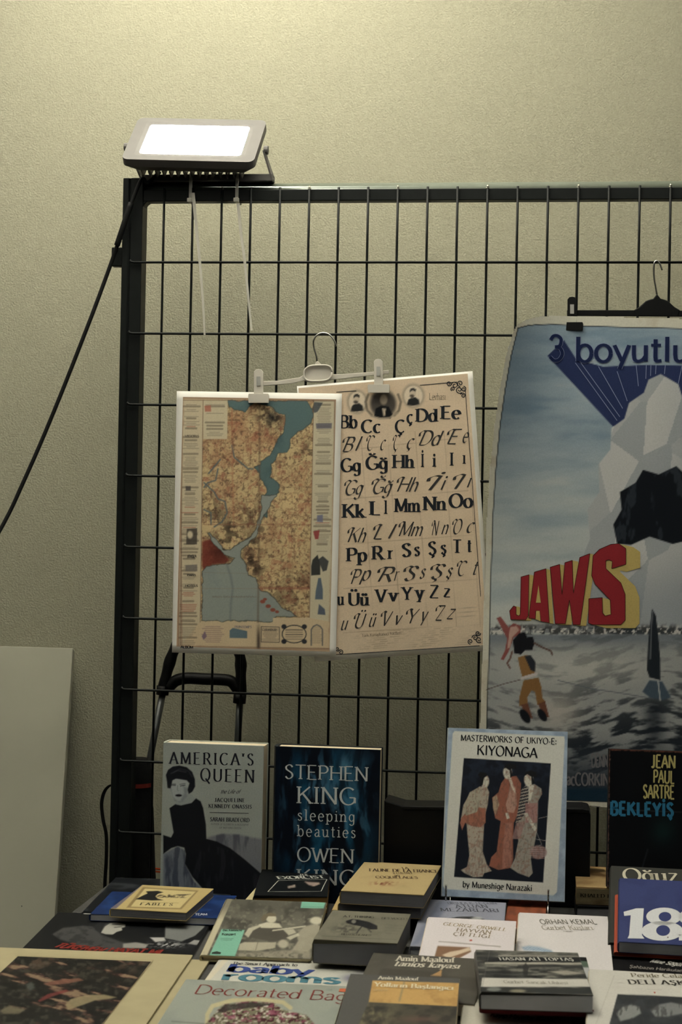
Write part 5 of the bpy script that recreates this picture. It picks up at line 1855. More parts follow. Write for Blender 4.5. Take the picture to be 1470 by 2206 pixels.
c.line(zf((725, 437), (770, 432)), 2, (60, 56, 50), .8)
c.poly(zf((780, 540), (860, 530), (940, 545), (920, 570), (780, 566)), (112, 108, 96), 2)
c.poly(zf((1050, 398), (1320, 393), (1290, 440), (1235, 490), (1150, 525), (1045, 505)), (92, 92, 84), 1.5)
c.poly(zf((950, 500), (1040, 500), (1050, 520), (985, 530)), (140, 136, 124), 1.5)
c.mix(np.exp(-((X - 360) / 36) ** 2 - ((Y - 2036) / 7) ** 2) * sstep(.45, .6, fbm(X / 6, Y / 3, 3, 96)), (150, 148, 136))
c.poly(zf((1190, 540), (1230, 515), (1290, 520), (1260, 550)), (136, 132, 120), 1.5, .8)
c.line([(182, 1968), (238, 1970)], 3.5, (140, 136, 120), .8)
c.line([(285, 1971), (302, 1972)], 2.5, (130, 126, 112), .7)
c.line([(420, 1972), (425, 1975)], 3, (140, 136, 124), .6)
c.build('cover_picture', b)
k = Ink(f, GF)
k.text('T\u00dcKENEN', 113, 216, 2041, 9, (112, 38, 30), dict(SANSB, slant=.1, thick=.27, thin=.22), 2052)
k.text('HAYAT MI', 232, 345, 2051, 9, (112, 38, 30), dict(SANSB, slant=.1, thick=.27, thin=.22), 2056)
k.build('title_lettering', b)

# art portfolio at lower left: loose print over a lower sheet
pose = flat_place((230, 2252), (290, 2252), (452, 2068), Z + .004, W=.02)
O2, exx, eyy, _, Hh = pose
exx = np.array([math.cos(.05), math.sin(.05), 0])
eyy = np.array([-exx[1], exx[0], 0])
tr_ = at_z(452, 2068, Z + .0045)
Wp, Hp = .42, .40
Op = tr_ - exx * Wp - eyy * Hp
b, f, W, H = book('portfolio_sheet', 'blank cream sheet under the dark fish print at lower left', (Op, exx, eyy, Wp, Hp), .0035, (158, 149, 118), P_CREAM, False, .8, cat='print')
tr_ = at_z(416, 2057, Z + .0085)
Op = tr_ - exx * Wp - eyy * Hp
b, f, W, H = book('art_print', 'cream sheet with a large dark printed painting of fish at lower left', (Op, exx, eyy, Wp, Hp), .003, (158, 149, 118), P_CREAM, False, .7, cat='print')
pu = [f.px(*q) for q in zf((110, 622), (960, 650))]
v1 = (pu[0][1] + pu[1][1]) / 2
u0_, u1_ = pu[0][0], pu[1][0]
c = Canvas(f, (u0_, .02, u1_, v1), 1.9, (24, 23, 20), GF)
X, Y = c.X, c.Y
n1 = fbm(X / 24, Y / 12 + X / 60, 5, 97)
n2 = fbm(X / 10, Y / 7, 4, 98)
n3 = fbm((X + Y) / 46, (Y - X * .25) / 9, 4, 99)
c.mix(np.clip((n1 - .5) * 4, 0, .7) * sstep(2120, 2070, Y), (76, 58, 44))
c.mix(np.clip((n2 - .55) * 4, 0, .55), (66, 62, 50))
c.mix(np.clip((n3 - .58) * 5, 0, .6), (84, 48, 40))
c.mix(np.clip((n3 - .66) * 7, 0, .6), (130, 112, 80))
c.poly(zf((415, 925), (450, 890), (540, 866), (660, 862), (740, 880), (690, 890), (600, 900), (520, 930), (430, 960)), (118, 104, 72), 2, .85)
c.poly(zf((280, 790), (380, 768), (500, 758), (530, 772), (440, 790), (300, 805)), (104, 66, 50), 2, .8)
c.poly(zf((240, 900), (300, 860), (420, 830), (440, 840), (330, 875), (250, 910)), (96, 40, 36), 2, .8)
c.poly(zf((0, 965), (60, 930), (160, 955), (120, 985), (20, 985)), (100, 90, 66), 3, .7)
c.poly(zf((160, 800), (200, 780), (220, 820), (190, 840)), (66, 70, 62), 3, .7)
c.build('painting', b)
k = Ink(f, GF)
qa, qb, qc = zf((95, 616))[0], zf((972, 646))[0], zf((610, 1100))[0]
k.line([qa, qb], 1.2, (110, 96, 66))
k.line([qb, qc], 1.4, (110, 96, 66))
k.build('keyline', b)

# cream and black books in front of the standing ones


def ze(*p):
    return [(350 + x / 2.94, 1830 + y / 2.94) for x, y in p]


pose = flat_place((527, 1938), (690, 1945), (566, 1899), Z + .020)
b, f, W, H = book('cream_paperback', 'cream paperback lying under the black book with a white frame', pose, .020, (188, 176, 136), P_BROWN, False, .7)
pose = flat_place((546, 1931), (706, 1930), (600, 1876), Z + .045, 0)
b, f, W, H = book('black_paperback', 'black paperback with a thin white frame, lying before the dark teal hardcover', pose, .0248, (24, 26, 27), P_BROWN, False, .35)
c = picture(f, W, H, 2, (15, 17, 18))
c.poly(ze((790, 235), (840, 225), (845, 240), (800, 248)), (128, 112, 96), 1.2, .9)
c.poly(ze((900, 205), (990, 210), (1000, 220), (960, 236), (925, 225)), (132, 112, 96), 1.2, .9)
c.build('cover_picture', b)
k = Ink(f, GF)
q = ze((735, 200), (1043, 192), (1005, 268), (668, 271), (735, 200))
k.line(q, 1.6, (150, 148, 130))
k.text('THE', 646, 666, 1888, 4, (140, 138, 122), SERIFB)
k.text('EXORCIST', 600, 702, 1895, 6, (150, 148, 130), SERIFB, 1893)
k.build('title_lettering', b)

# green labelled picture book
pose = flat_place((432, 2058), (670, 2067), (491, 1937), Z + .012, 7)
b, f, W, H = book('picture_book', 'slim picture book with a sepia seated musician and mint green label blocks', pose, .0095, (150, 142, 112), P_CREAM, True, .35)
c = picture(f, W, H, 1.5, (84, 80, 66))
X, Y = c.X, c.Y
n1 = fbm(X / 20, Y / 14, 5, 110)
n2 = fbm(X / 8, Y / 6, 3, 111)
c.mix(np.clip((n1 - .45) * 3, 0, .8), (52, 50, 42))
c.mix(np.clip((n2 - .6) * 4, 0, .5), (120, 114, 92))
c.poly(ze((235, 680), (280, 680), (445, 312), (415, 310)), (150, 140, 108), 1)
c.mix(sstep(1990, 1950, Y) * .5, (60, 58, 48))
CRM = (156, 148, 120)
c.poly(ze((525, 530), (560, 495), (640, 480), (740, 480), (770, 510), (800, 540), (790, 570), (700, 585), (540, 560)), (64, 60, 50), 2)
c.poly(ze((610, 478), (660, 462), (740, 470), (760, 498), (680, 500), (625, 498)), CRM, 1.5)
c.poly(ze((520, 540), (545, 500), (620, 478), (625, 490), (575, 515), (545, 560)), CRM, 1.5, .85)
c.ell(*ze((690, 440))[0], 11, 9, CRM, .2)
c.poly(ze((625, 440), (640, 415), (680, 402), (720, 410), (720, 425), (670, 425), (650, 455), (630, 460)), (88, 78, 58), 1.2)
c.line(ze((700, 515), (830, 498), (905, 488)), 3, CRM, .9)
c.poly(ze((765, 510), (830, 505), (850, 530), (800, 545)), CRM, 1.5, .8)
c.poly(ze((850, 540), (900, 490), (980, 470), (1015, 500), (990, 560), (960, 620), (920, 650), (820, 640), (860, 580)), (132, 124, 100), 2.5, .85)
c.ell(*ze((975, 452))[0], 14, 8, CRM, .3)
c.poly(ze((785, 560), (860, 530), (870, 545), (810, 575)), CRM, 1.5, .85)
c.poly(ze((490, 600), (520, 588), (720, 590), (715, 625), (600, 645), (480, 640)), (140, 132, 106), 1.5, .9)
c.line(ze((605, 592), (590, 640)), 1.2, (70, 66, 54), .8)
c.ell(*ze((765, 600))[0], 11, 9, (136, 128, 104), .3)
c.poly(ze((470, 660), (640, 650), (800, 640), (940, 640), (935, 690), (640, 690), (460, 682)), (128, 120, 96), 3, .7)
c.mix(sstep(2045, 2062, Y) * np.clip((n2 - .5) * 5, 0, .7), (60, 56, 46))
c.poly(ze((885, 325), (1035, 330), (1022, 375), (875, 372)), (96, 142, 114), .8)
c.poly(ze((375, 506), (522, 512), (455, 692), (298, 672)), (96, 142, 114), .8)
c.build('cover_picture', b)
k = Ink(f, GF)
k.text('Das Klassische', 480, 522, 2007, 4, (44, 56, 46), SANSB)
k.text('Konzert', 478, 508, 2016, 5, (44, 56, 46), SANSB)
k.line(ze((372, 565), (450, 568)), 1.2, (60, 84, 66))
k.line(ze((368, 575), (440, 578)), 1.2, (60, 84, 66))
k.poly(ze((315, 655), (345, 648), (372, 655), (368, 666), (312, 664)), (40, 48, 40))
k.line(ze((890, 364), (1020, 368)), 1.5, (70, 104, 84))
k.build('title_lettering', b)


def zg(*p):
    return [(650 + x / 2.94, 1830 + y / 2.94) for x, y in p]


# two thin tan booklets
pose = flat_place((714, 1960), (800, 1963), (730, 1936), Z + .030, H=.14, W=.10)
b, f, W, H = book('tan_paperback', 'tan paperback lying lowest under the two thin booklets with a brown title', pose, .030, (164, 142, 96), P_BROWN, False, .7)
pose = flat_place((729, 1946), (908, 1953), (796, 1884), Z + .0475)
b, f, W, H = book('thin_booklet', 'thin tan booklet with dark edges, lying directly under its titled twin', pose, .0172, (150, 132, 90), P_DARK, False, .7, group='pair of thin tan booklets')
pose = flat_place((733, 1920), (914, 1928), (800, 1858), Z + .0665)
b, f, W, H = book('thin_booklet', 'thin tan booklet with a faint brown title, lying on top of its twin', pose, .0185, (150, 132, 90), P_DARK, False, .7, group='pair of thin tan booklets')
c = picture(f, W, H, 2.2, (142, 122, 78))
c.mix(np.clip((fbm(c.X / 30, c.Y / 10, 4, 115) - .5) * 1.6, 0, .5), (126, 108, 70))
c.mix(np.exp(-((c.X - 828) / 26) ** 2 - ((c.Y - 1904) / 4) ** 2) * sstep(.4, .6, fbm(c.X / 6, c.Y / 3, 3, 116)) * .9, (104, 58, 40))
c.build('cover_picture', b)
k = Ink(f, GF)
BR = (64, 50, 36)
k.text('LA', 868, 882, 1873, 4, BR, SERIF)
k.text('FAUNE DE LA FRANCE', 796, 946, 1878, 6, BR, SERIFB, 1881)
k.text('ILLUSTREE', 848, 892, 1884, 3.5, BR, SERIF)
k.text('XI', 852, 864, 1890, 4, BR, SERIF)
k.text('COQUILLAGES', 810, 902, 1893, 5, (84, 66, 46), SERIFB, 1894)
k.build('title_lettering', b)

# dark book with a perched bird
pose = flat_place((672, 2044), (846, 2050), (728, 1985), Z + .014)
b, f, W, H = book('dark_paperback', 'dark paperback lying under the grey book with an insect drawing', pose, .014, (34, 34, 34), P_DARK, False, .5)
pose = flat_place((674, 2025), (857, 2032), (732, 1963), Z + .0455)
b, f, W, H = book('grey_field_guide', 'thick grey-olive book with a dark drawing, beside the mint labelled picture book', pose, .0312, (92, 88, 72), P_DARK, False, .6)
c = picture(f, W, H, 1.7, (94, 90, 72))
X, Y = c.X, c.Y
c.mix(np.clip((fbm(X / 24, Y / 10, 4, 118) - .48) * 1.6, 0, .5), (80, 76, 62))
c.mix(np.exp(-((X - 745) / 26) ** 2 - ((Y - 2002) / 10) ** 2) * sstep(.35, .6, fbm(X / 6, Y / 4, 3, 119)) * .7, (50, 48, 42))
c.poly(zg((280, 455), (320, 442), (370, 448), (430, 462), (480, 485), (480, 508), (430, 508), (380, 490), (330, 480), (285, 468)), (30, 30, 30), 1)
c.line(zg((380, 490), (350, 530)), 3, (44, 42, 38), .9)
c.line(zg((420, 505), (440, 525)), 2.5, (44, 42, 38), .8)
c.ell(*zg((330, 458))[0], 5, 4, (90, 86, 74), .3)
c.line(zg((130, 550), (600, 572)), 1.2, (60, 58, 48), .5)
c.build('cover_picture', b)
k = Ink(f, GF)
k.text('A.T. THIRING', 740, 806, 1977, 4, (48, 46, 38), SERIFB, 1979)
k.text('DES VOGELS', 822, 880, 1981, 4, (48, 46, 38), SERIF, 1983)
for q in range(4):
    k.line(zg((530, 480 + q * 18), (650 - q * 14, 486 + q * 18)), 1.2, (66, 62, 52))
k.text('DEUTSCHLANDS', 735, 800, 2015, 3.5, (48, 46, 38), SERIF, 2018)
k.build('title_lettering', b)

# baby rooms magazine, decorated bag magazine
pose = flat_place((432, 2126), (806, 2142), (474, 2068), Z + .0065, H=.27)
b, f, W, H = book('decor_magazine', 'white magazine with large rounded blue and teal title lettering', pose, .0065, (196, 190, 168), P_CREAM, False, .35)
c = picture(f, W, H, 2, (160, 156, 136))
X, Y = c.X, c.Y
c.poly(ze((265, 830), (300, 830), (420, 700), (380, 700)), (176, 164, 132), 1.5, .8)
c.mix(np.exp(-((X - 770) / 30) ** 2 - ((Y - 2108) / 9) ** 2) * .8, (40, 40, 66))
c.mix(np.exp(-((X - 790) / 22) ** 2 - ((Y - 2093) / 4) ** 2) * .8, (50, 48, 46))
c.build('cover_picture', b)
k = Ink(f, GF)
RND = dict(thick=.2, thin=.13, pen=0, serif=0)
k.text('The Smart Approach to', 500, 641, 2079, 6, (54, 54, 52), SERIFB, 2083)
k.text('baby', 487, 672, 2094, 17, (44, 58, 104), RND, 2102)
k.text('rooms', 476, 735, 2112, 19, (60, 98, 104), RND, 2121)
k.text('CREATIVE', 742, 806, 2085, 5, (84, 84, 76), SERIF, 2087, .3)
k.build('title_lettering', b)
pose = flat_place((318, 2240), (706, 2256), (408, 2111), Z + .0145, 1.5)
b, f, W, H = book('craft_magazine', 'pale grey-green magazine with a thin red title above a beaded bag', pose, .007, (158, 156, 136), P_CREAM, False, .35)
c = picture(f, W, H, 1.8, (120, 122, 106))
X, Y = c.X, c.Y
c.mix(np.clip((fbm(X / 60, Y / 30, 3, 121) - .45) * 2, 0, .6), (106, 110, 98))
h1 = [(446, 2206), (452, 2175), (480, 2158), (540, 2150), (600, 2152), (640, 2168), (640, 2180), (600, 2180)]
c.line([(446, 2206), (447, 2186), (458, 2168), (500, 2156), (560, 2154), (610, 2160), (626, 2172)], 9, (150, 138, 98), .95, 2)
bag_ = [(458, 2190), (480, 2165), (540, 2158), (590, 2162), (610, 2176), (660, 2188), (690, 2220), (680, 2245), (420, 2235)]
c.poly(bag_, (96, 92, 68), 3)
bi = sstep(2, -2, c.dist(bag_))
nb = fbm(X / 6, Y / 4, 2, 122)
c.mix(bi * (nb > .6), (58, 26, 30))
c.mix(bi * (nb < .33), (150, 140, 122))
c.mix(bi * np.clip((fbm(X / 9, Y / 5, 2, 123) - .6) * 8, 0, .8), (110, 52, 66))
c.poly([(466, 2184), (484, 2166), (540, 2160), (588, 2164), (560, 2170), (500, 2176)], (40, 36, 32), 1.5, .8)
c.line([(370, 2201), (440, 2206)], 2, (70, 70, 62), .7)
c.build('cover_picture', b)
k = Ink(f, GF)
k.text('Decorated Bag', 416, 748, 2142, 20, (104, 48, 42), dict(thick=.09, thin=.04, pen=20, serif=0), 2158)
k.text('CREATIVE', 704, 727, 2134, 4, (112, 116, 104), SANS)
k.poly([(732, 2131), (748, 2131), (746, 2138), (730, 2138)], (160, 78, 48))
k.build('title_lettering', b)

# grey-brown pair by the same publisher
pose = flat_place((757, 2150), (1024, 2162), (824, 2056), Z + .020, 4)
b, f, W, H = book('grey_brown_paperback', 'grey-brown paperback with pale italic title, partly under the yellow-panelled paperback', pose, .0155, (88, 83, 72), P_CREAM, False, .4)
c = picture(f, W, H, 2.2, (68, 64, 54))
X, Y = c.X, c.Y
c.mix(np.clip((fbm(X / 50, Y / 14, 4, 131) - .5) * 2, 0, .5), (54, 52, 45))
c.poly(zg((515, 755), (800, 772), (850, 790), (880, 760), (885, 800), (1150, 820), (1100, 900), (480, 800)), (58, 54, 46), 2, .8)
c.poly(zg((820, 800), (870, 775), (890, 755), (885, 805)), (150, 112, 66), 1.2, .9)
c.build('cover_picture', b)
k = Ink(f, GF)
WT = (168, 158, 134)
k.text('Amin Maalouf', 854, 980, 2071, 11, WT, SERIFB, 2075)
k.text('tanios kayas\u0131', 848, 990, 2082, 11, WT, dict(SERIFB, slant=.25), 2088)
k.build('title_lettering', b)
pose = flat_place((708, 2262), (976, 2272), (771, 2100), Z + .030, 4)
b, f, W, H = book('yellow_panel_paperback', 'grey paperback with an ochre yellow panel and pale serif title', pose, .022, (84, 81, 74), P_CREAM, False, .4)
c = picture(f, W, H, 1.8, (68, 66, 60))
X, Y = c.X, c.Y
pan = zg((450, 832), (1032, 850), (1012, 1000), (425, 970))
c.poly(pan, (158, 122, 66), 1)
pin = sstep(1, -1, c.dist(pan))
c.mix(pin * np.clip((fbm(X / 20, Y / 14, 4, 135) - .5) * 2.5, 0, .6), (134, 98, 52))
c.line(zg((650, 845), (620, 960)), 4, (112, 100, 72), .7, 2)
pic = zg((425, 968), (1012, 998), (1010, 1180), (330, 1180))
c.poly(pic, (62, 58, 46), 1)
pn = sstep(1, -1, c.dist(pic))
c.mix(pn * np.clip((fbm(X / 26, Y / 12, 4, 136) - .46) * 4, 0, .8), (40, 37, 33))
c.mix(pn * sstep(880, 800, X) * np.clip((fbm(X / 12, Y / 12, 4, 137) - .4) * 3, 0, .8), (104, 96, 66))
c.mix(pn * np.exp(-((X - 900) / 40) ** 2 - ((Y - 2196) / 6) ** 2) * .6, (92, 66, 54))
c.build('cover_picture', b)
k = Ink(f, GF)
k.text('Amin Maalouf', 815, 902, 2111, 7, WT, SERIFB, 2114)
k.text('Yollar\u0131n Ba\u015flang\u0131c\u0131', 806, 978, 2126, 9, (182, 168, 130), SERIFB, 2134)
k.text('DENEME', 806, 838, 2136, 3.5, (150, 128, 84), SANS)
k.build('title_lettering', b)

# lavender grey, white and white paperbacks
pose = flat_place((1085, 2000), (1150, 2003), (1100, 1940), Z + .021, W=.058)
b, f, W, H = book('orange_paperback', 'rust orange paperback showing beside the lavender grey one', pose, .021, (150, 84, 52), P_BROWN, False, .5)
c = picture(f, W, H, 2, (112, 58, 36))
c.mix(np.clip((fbm(c.X / 12, c.Y / 8, 4, 141) - .5) * 3, 0, .7), (80, 44, 30))
c.build('cover_picture', b)
pose = flat_place((883, 2040), (1082, 2046), (944, 1940), Z + .027)
b, f, W, H = book('lavender_paperback', 'lavender grey paperback with a dark oval picture and grey serif title', pose, .027, (126, 126, 132), P_GREY, False, .45)
c = picture(f, W, H, 1.8, (112, 112, 116))
X, Y = c.X, c.Y
c.poly(zg((690, 612), (740, 600), (960, 325), (870, 325)), (84, 88, 98), 6, .7)
ov = zg((905, 470), (930, 440), (990, 428), (1080, 426), (1150, 440), (1178, 462), (1178, 520), (905, 520))
c.poly(ov, (48, 48, 46), 1)
c.ell(*zg((1110, 440))[0], 12, 4, (150, 148, 136), .5, .8)
c.build('cover_picture', b)
k = Ink(f, GF)
k.text('URSULA K. LE GUIN', 966, 1072, 1949, 4.5, (70, 70, 74), SERIF, 1949)
k.text('ATUAN', 984, 1054, 1957, 7, (66, 66, 70), SERIF, 1957, .1)
k.text('MEZARLARI', 950, 1078, 1964, 7, (66, 66, 70), SERIF, 1966, .05)
k.line(zg((990, 410), (1160, 412)), 1, (90, 90, 92))
k.build('title_lettering', b)
pose = flat_place((898, 2082), (1104, 2091), (931, 1977), Z + .0275, 7)
b, f, W, H = book('white_paperback', 'white paperback with a tiny red ornament and sepia picture, on the lavender grey one', pose, .009, (214, 204, 192), P_CREAM, False, .4)
c = picture(f, W, H, 1.8, (178, 168, 158))
X, Y = c.X, c.Y
pb = zg((862, 612), (1065, 622), (1075, 650), (1000, 690), (840, 690))
c.poly(pb, (104, 76, 54), 1.5)
c.poly(zg((890, 670), (940, 650), (1000, 640), (1060, 622), (1075, 640), (1000, 665), (930, 690)), (176, 156, 124), 1.5, .9)
c.line(zg((870, 585), (1065, 600), (1260, 618)), 2, (116, 108, 94), .9)
c.poly(zg((1062, 575), (1078, 573), (1082, 581), (1066, 583)), (150, 60, 46), .6)
c.build('cover_picture', b)
k = Ink(f, GF)
k.text('GEORGE ORWELL', 954, 1091, 1994, 6.5, (132, 116, 84), SERIF, 2007, .05)
k.text('HAYVAN', 983, 1058, 2007, 7, (120, 106, 80), SERIF, 2013, .08)
k.text('\u00c7\u0130FTL\u0130\u011e\u0130', 976, 1056, 2016, 7, (120, 106, 80), SERIF, 2022, .08)
k.build('title_lettering', b)


def zh(*p):
    return [(970 + x / 2.94, 1830 + y / 2.94) for x, y in p]


pose = flat_place((1110, 2096), (1323, 2101), (1129, 1969), Z + .0145, 4, wy=.8)
b, f, W, H = book('white_paperback', 'white paperback with slim grey capitals and a blue feather stroke', pose, .011, (214, 206, 192), P_CREAM, False, .4)
c = picture(f, W, H, 2, (180, 172, 160))
X, Y = c.X, c.Y
c.poly(zh((455, 620), (500, 612), (560, 618), (640, 640), (660, 660), (470, 640)), (96, 116, 128), 3, .85)
c.mix(sstep(2, -2, c.dist(zh((455, 620), (560, 618), (660, 660), (470, 640)))) * .5 * (np.sin(X * .9 + Y * 1.4) > 0), (150, 156, 154))
c.build('cover_picture', b)
k = Ink(f, GF)
k.text('ORHAN KEMAL', 1166, 1288, 1992, 10, (84, 80, 66), SANS, 1992, .04)
k.text('Gurbet Ku\u015flar\u0131', 1170, 1280, 2004, 9, (130, 122, 104), SERIF, 2004)
k.text('roman', 1215, 1235, 2009, 4, (110, 104, 90), FINE)
k.build('title_lettering', b)

# striped dark book and what lies under it
pose = flat_place((985, 2262), (1236, 2270), (1026, 2147), Z + .018, 0)
b, f, W, H = book('pale_paperback', 'pale paperback with bold dark title and blurred pink picture, under the striped book', pose, .018, (190, 182, 158), P_CREAM, False, .4)
c = picture(f, W, H, 2, (160, 154, 132))
X, Y = c.X, c.Y
c.mix(np.exp(-((X - 1190) / 70) ** 2 - ((Y - 2206) / 18) ** 2) * .9, (112, 72, 70))
c.mix(np.exp(-((X - 1100) / 30) ** 2 - ((Y - 2216) / 10) ** 2) * .7, (120, 84, 84))
c.build('cover_picture', b)
k = Ink(f, GF)
k.text('Kay\u0131p Hayaller Kitab\u0131', 1056, 1194, 2191, 8, (52, 50, 46), SANSB, 2203)
k.build('title_lettering', b)
pose = flat_place((1100, 2158), (1290, 2160), (1132, 2060), Z + .029, 0)
b, f, W, H = book('banded_paperback', 'white paperback with black and green head bands, sticking out right of the striped book', pose, .0107, (186, 182, 168), P_DARK, False, .4)
c = picture(f, W, H, 2, (140, 138, 128))
X, Y = c.X, c.Y
c.poly([(1050, 2050), (1320, 2058), (1318, 2074), (1050, 2068)], (24, 25, 25), 1)
c.poly([(1050, 2068), (1318, 2072), (1312, 2086), (1050, 2080)], (64, 76, 62), 1)
c.poly([(1270, 2092), (1288, 2090), (1280, 2118), (1268, 2112)], (44, 44, 44), 2)
c.build('cover_picture', b)
pose = flat_place((1036, 2172), (1280, 2176), (1060, 2070), Z + .0365, 0)
b, f, W, H = book('red_paperback', 'thin dark red paperback right under the dark striped book', pose, .0073, (84, 26, 26), mat('dark_red_edges', (86, 30, 32), .8), False, .5)
pose = flat_place((1036, 2139), (1278, 2142), (1050, 2049), Z + .0575, 0)
b, f, W, H = book('striped_paperback', 'thick dark paperback with horizontal photographic stripes and a white title band', pose, .0203, (56, 56, 52), P_GREY, False, .3)
c = picture(f, W, H, 1.7, (50, 50, 45))
X, Y = c.X, c.Y
n1 = fbm(X / 34, Y / 5, 4, 151)
n2 = fbm(X / 10, Y / 6, 3, 152)
c.mix(np.clip((n1 - .48) * 4, 0, .8), (104, 100, 86))
c.mix(np.clip((.44 - n1) * 5, 0, .8), (26, 27, 27))
c.line(zh((310, 675), (890, 680)), 3, (128, 122, 104), .8, 1.5)
c.poly(zh((232, 685), (900, 690), (900, 715), (228, 712)), (30, 31, 31), 1)
c.line(zh((225, 722), (900, 726)), 3.4, (140, 134, 114), .9, 1)
c.poly(zh((430, 735), (900, 735), (900, 745), (430, 752)), (40, 40, 38), 2, .8)
c.poly(zh((620, 775), (740, 768), (860, 788), (720, 796)), (136, 128, 108), 2, .8)
c.poly(zh((460, 740), (480, 720), (500, 745), (490, 800), (465, 800)), (36, 36, 34), 1.5, .8)
c.poly(zh((204, 815), (908, 825), (906, 872), (196, 872)), (160, 154, 136), 1)
c.poly(zh((196, 874), (906, 880), (905, 916), (194, 906)), (40, 41, 38), 1)
c.ell(*zh((278, 888))[0], 15, 4, (110, 112, 100), .3, .8)
c.ell(*zh((430, 898))[0], 17, 3.5, (120, 112, 86), .4, .8)
c.line(zh((250, 645), (205, 870)), 1.2, (90, 88, 80), .6)
c.build('cover_picture', b)
k = Ink(f, GF)
k.text('HASAN AL\u0130 TOPTA\u015e', 1078, 1238, 2070, 6, (150, 146, 128), SERIFB, 2071, .08)
k.text('Gurbet Sancak Uhkesi', 1086, 1226, 2119, 6, (124, 118, 100), SERIF, 2122)
k.build('title_lettering', b)

# right edge: wooden-looking book on black one
pose = flat_place((1243, 1951), (1400, 1955), (1254, 1892), Z + .023, 0, W=.135)
b, f, W, H = book('black_thick_book', 'black book lying under the book with a wood-grain spine', pose, .023, (22, 23, 24), P_DARK, False, .5)


def spine_front(name, label, fl, fr_, tl, ztop, t, W, cover, pages):
    """a closed book lying flat with its spine towards the viewer: the same book turned a quarter"""
    O, ex, ey, W, H = flat_place(fl, fr_, tl, ztop, 0, W=W)
    # own axes: right of cover runs away from the viewer, up of cover runs to the viewer's left
    e1, e2 = ey, -ex
    O2 = O + ex * W
    r, f, w, h = book(name, label, (O2, e1, e2, H, W), t, cover, pages, False, .5)
    sp = Frame(O + np.array([0, 0, -t]) - ey * .0016, ex, np.array([0, 0, 1.0]))
    return r, f, sp, W, H, t


r, f, sp, W, H, t = spine_front('wood_grain_book', 'thick honey wood-grain paperback lying with its spine to the viewer', (1242, 1911), (1400, 1916), (1251, 1866), Z + .0495, .0263, .13, (150, 122, 78), P_CREAM)
c = Canvas(f, (.0004, .0004, H - .0004, W - .0004), 2, (150, 122, 76), GF)
X, Y = c.X, c.Y
c.mix(np.clip((fbm(X / 30, Y / 4, 4, 161) - .5) * 3, 0, .6), (122, 90, 52))
c.poly(zh((840, 130), (870, 118), (975, 128), (990, 142), (900, 152), (830, 160)), (60, 44, 26), 1.5, .85)
c.poly(zh((860, 150), (920, 140), (980, 160), (1040, 170), (980, 172), (900, 165)), (88, 60, 34), 1.5, .7)
c.line(zh((830, 106), (985, 112)), 2.5, (120, 66, 36), .8)
c.build('cover_picture', r)
c = Canvas(sp, (.0004, .0012, W - .0004, t - .0012), 1.6, (96, 84, 58), GF)
X, Y = c.X, c.Y
c.mix(np.clip((fbm(X / 40, Y / 4, 4, 163) - .45) * 3, 0, .7), (78, 68, 48))
c.ell(*zh((948, 225))[0], 8, 5, (84, 58, 30), .4, .7)
c.mix(np.exp(-((X - 1292) / 14) ** 2) * sstep(1930, 1946, Y) * .6, (60, 46, 28))
c.build('spine_picture', r)
k = Ink(sp, GF)
k.text('KHALED HOSSEINI', 1251, 1372, 1932, 7.5, (36, 32, 24), SERIFB, 1936, .04)
k.build('spine_lettering', r)

pose = flat_place((1312, 2030), (1470, 2036), (1341, 1867), Z + .028, 17, W=.15)
b, f, W, H = book('dark_leaning_book', 'dark book with large pale serif letters at its head, sticking out behind the navy book', pose, .022, (46, 47, 44), P_GREY, False, .5)
k = Ink(f, GF)
k.text('O\u011fuz', 1344, 1466, 1899, 27, (160, 152, 124), SERIF, 1901)
k.build('title_lettering', b)


# navy book with big white numerals, on a thin red one, both lying on the dark book
O_, ex_, ey_, _, _ = pose
nz_ = np.cross(ex_, ey_)
O18 = O_ + nz_ * .0232
fl_ = at_plane(1333, 2029, O18, nz_)
tl_ = at_plane(1361, 1893, O18, nz_)
pose = (fl_, ex_, ey_, .15, (tl_ - fl_) @ ey_)
pose_r = (fl_ - nz_ * .0165 - ex_ * .0045 + ey_ * .002, ex_, ey_, .15, pose[4] - .02)
b, f, W, H = book('red_paperback', 'thin orange-red paperback showing along the left edge of the navy book', pose_r, .0063, (150, 66, 44), mat('orange_red_edges', (150, 70, 46), .8), False, .5)
b, f, W, H = book('navy_book', 'navy blue book with huge white slab numerals at the right edge', pose, .0162, (40, 48, 84), P_GREY, False, .55)
c = picture(f, W, H, 2.2, (44, 50, 82))
c.mix(np.clip((fbm(c.X / 40, c.Y / 24, 4, 171) - .5) * 2, 0, .4), (36, 42, 72))
c.build('cover_picture', b)
k = Ink(f, GF)
WHT = (176, 174, 164)
k.poly(zh((1100, 398), (1180, 376), (1228, 376), (1216, 545), (1232, 568), (1125, 566), (1135, 545), (1145, 420), (1104, 424)), WHT)
ov = lambda cx, cy, rx, ry, n_=28: [(cx + rx * math.cos(a), cy + ry * math.sin(a)) for a in np.linspace(0, 2 * math.pi, n_ + 1)[:-1]]
NAV = (44, 50, 82)
k.poly(zh(*ov(1355, 428, 112, 56)), WHT, .0001)
k.poly(zh(*ov(1345, 520, 132, 62)), WHT, .0001)
k.poly(zh(*ov(1362, 430, 40, 30)), NAV, .0003)
k.poly(zh(*ov(1350, 518, 44, 34)), NAV, .0003)
k.poly(zh(*ov(1560, 432, 112, 58)), WHT, .0001)
k.poly(zh(*ov(1565, 432, 40, 30)), NAV, .0003)
k.poly(zh((1600, 450), (1668, 440), (1640, 530), (1560, 580), (1450, 580), (1450, 540), (1560, 530)), WHT, .0001)
k.poly(zh(*ov(1380, 562, 5, 4, 8)), (80, 60, 44), .0005)
k.build('title_lettering', b)

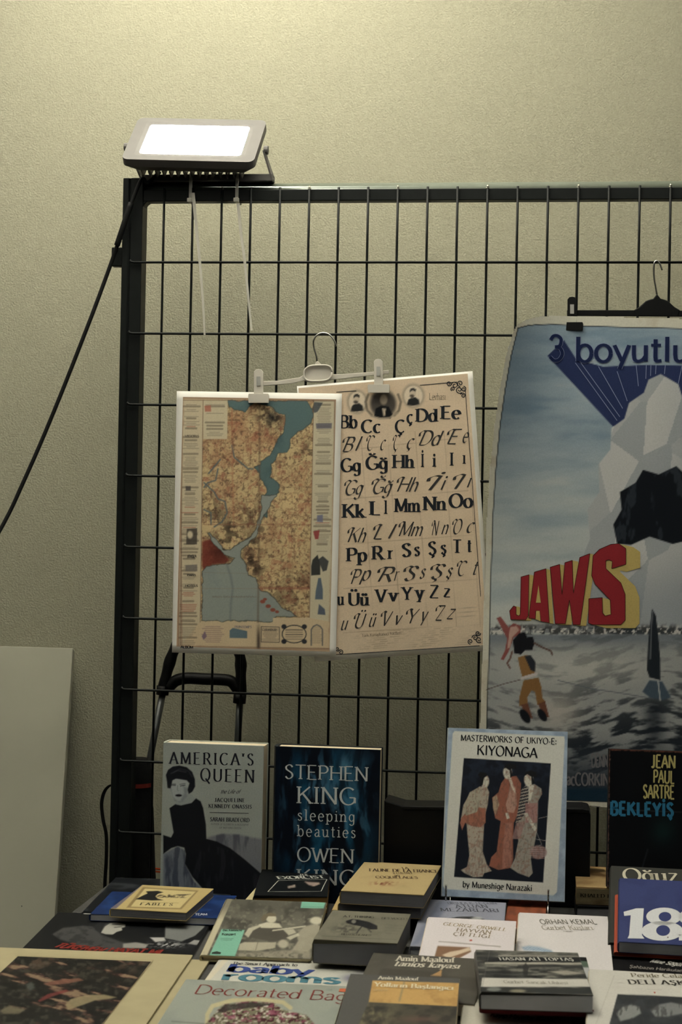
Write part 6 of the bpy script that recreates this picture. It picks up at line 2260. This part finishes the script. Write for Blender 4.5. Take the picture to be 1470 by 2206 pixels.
# black book and white book at lower right
pose = flat_place((1308, 2110), (1470, 2120), (1325, 2066), Z + .016, 0, W=.16, H=None)
b, f, W, H = book('black_title_book', 'black paperback with small white lettering just before the navy book', pose, .016, (24, 24, 25), P_DARK, False, .4)
c = picture(f, W, H, 2.4, (17, 17, 18))
c.mix(np.exp(-((c.X - 1430) / 60) ** 2 - ((c.Y - 2056) / 6) ** 2) * .6, (84, 56, 52))
c.build('cover_picture', b)
k = Ink(f, GF)
k.text('Mine S\u00f6\u011f\u00fct', 1400, 1468, 2074, 7, (160, 156, 140), SANSB, 2083)
k.text('\u015eahbaz\u0131n Harikulade', 1356, 1478, 2086, 6, (116, 110, 98), SANS, 2096)
k.build('title_lettering', b)
pose = flat_place((1262, 2262), (1470, 2270), (1316, 2091), Z + .029, 3, W=.15)
b, f, W, H = book('white_photo_book', 'white paperback with grey serif title and a dark photograph of two heads', pose, .013, (206, 200, 182), P_CREAM, False, .4)
c = picture(f, W, H, 2, (166, 160, 142))
X, Y = c.X, c.Y
pc = zh((1062, 918), (1560, 940), (1560, 1200), (985, 1200))
c.poly(pc, (40, 42, 42), 1)
pn = sstep(1, -1, c.dist(pc))
c.mix(pn * np.clip((fbm(X / 30, Y / 14, 4, 181) - .5) * 3, 0, .5), (58, 60, 58))
c.poly(zh((1055, 1040), (1090, 1000), (1150, 985), (1200, 1000), (1210, 1040), (1160, 1070), (1080, 1090)), (112, 112, 102), 2.5, .9)
c.poly(zh((1270, 1020), (1320, 985), (1400, 970), (1470, 985), (1480, 1040), (1380, 1060), (1300, 1060)), (104, 104, 96), 2.5, .9)
c.mix(pn * np.clip((fbm(X / 6, Y / 12, 3, 182) - .55) * 5, 0, .6), (46, 46, 44))
c.line(zh((925, 1105), (1040, 800)), 1.2, (130, 124, 108), .6)
c.build('cover_picture', b)
k = Ink(f, GF)
k.text('Peride Celal', 1362, 1478, 2106, 8, (96, 88, 64), SERIF, 2108)
k.text('DEL\u0130 A\u015eK', 1356, 1480, 2121, 9, (44, 42, 36), SERIFB, 2123, .06)
k.line(zh((1250, 890), (1345, 893)), 1, (110, 104, 90))
k.poly(zh((1288, 906), (1304, 906), (1298, 918)), (150, 60, 46))
k.build('title_lettering', b)
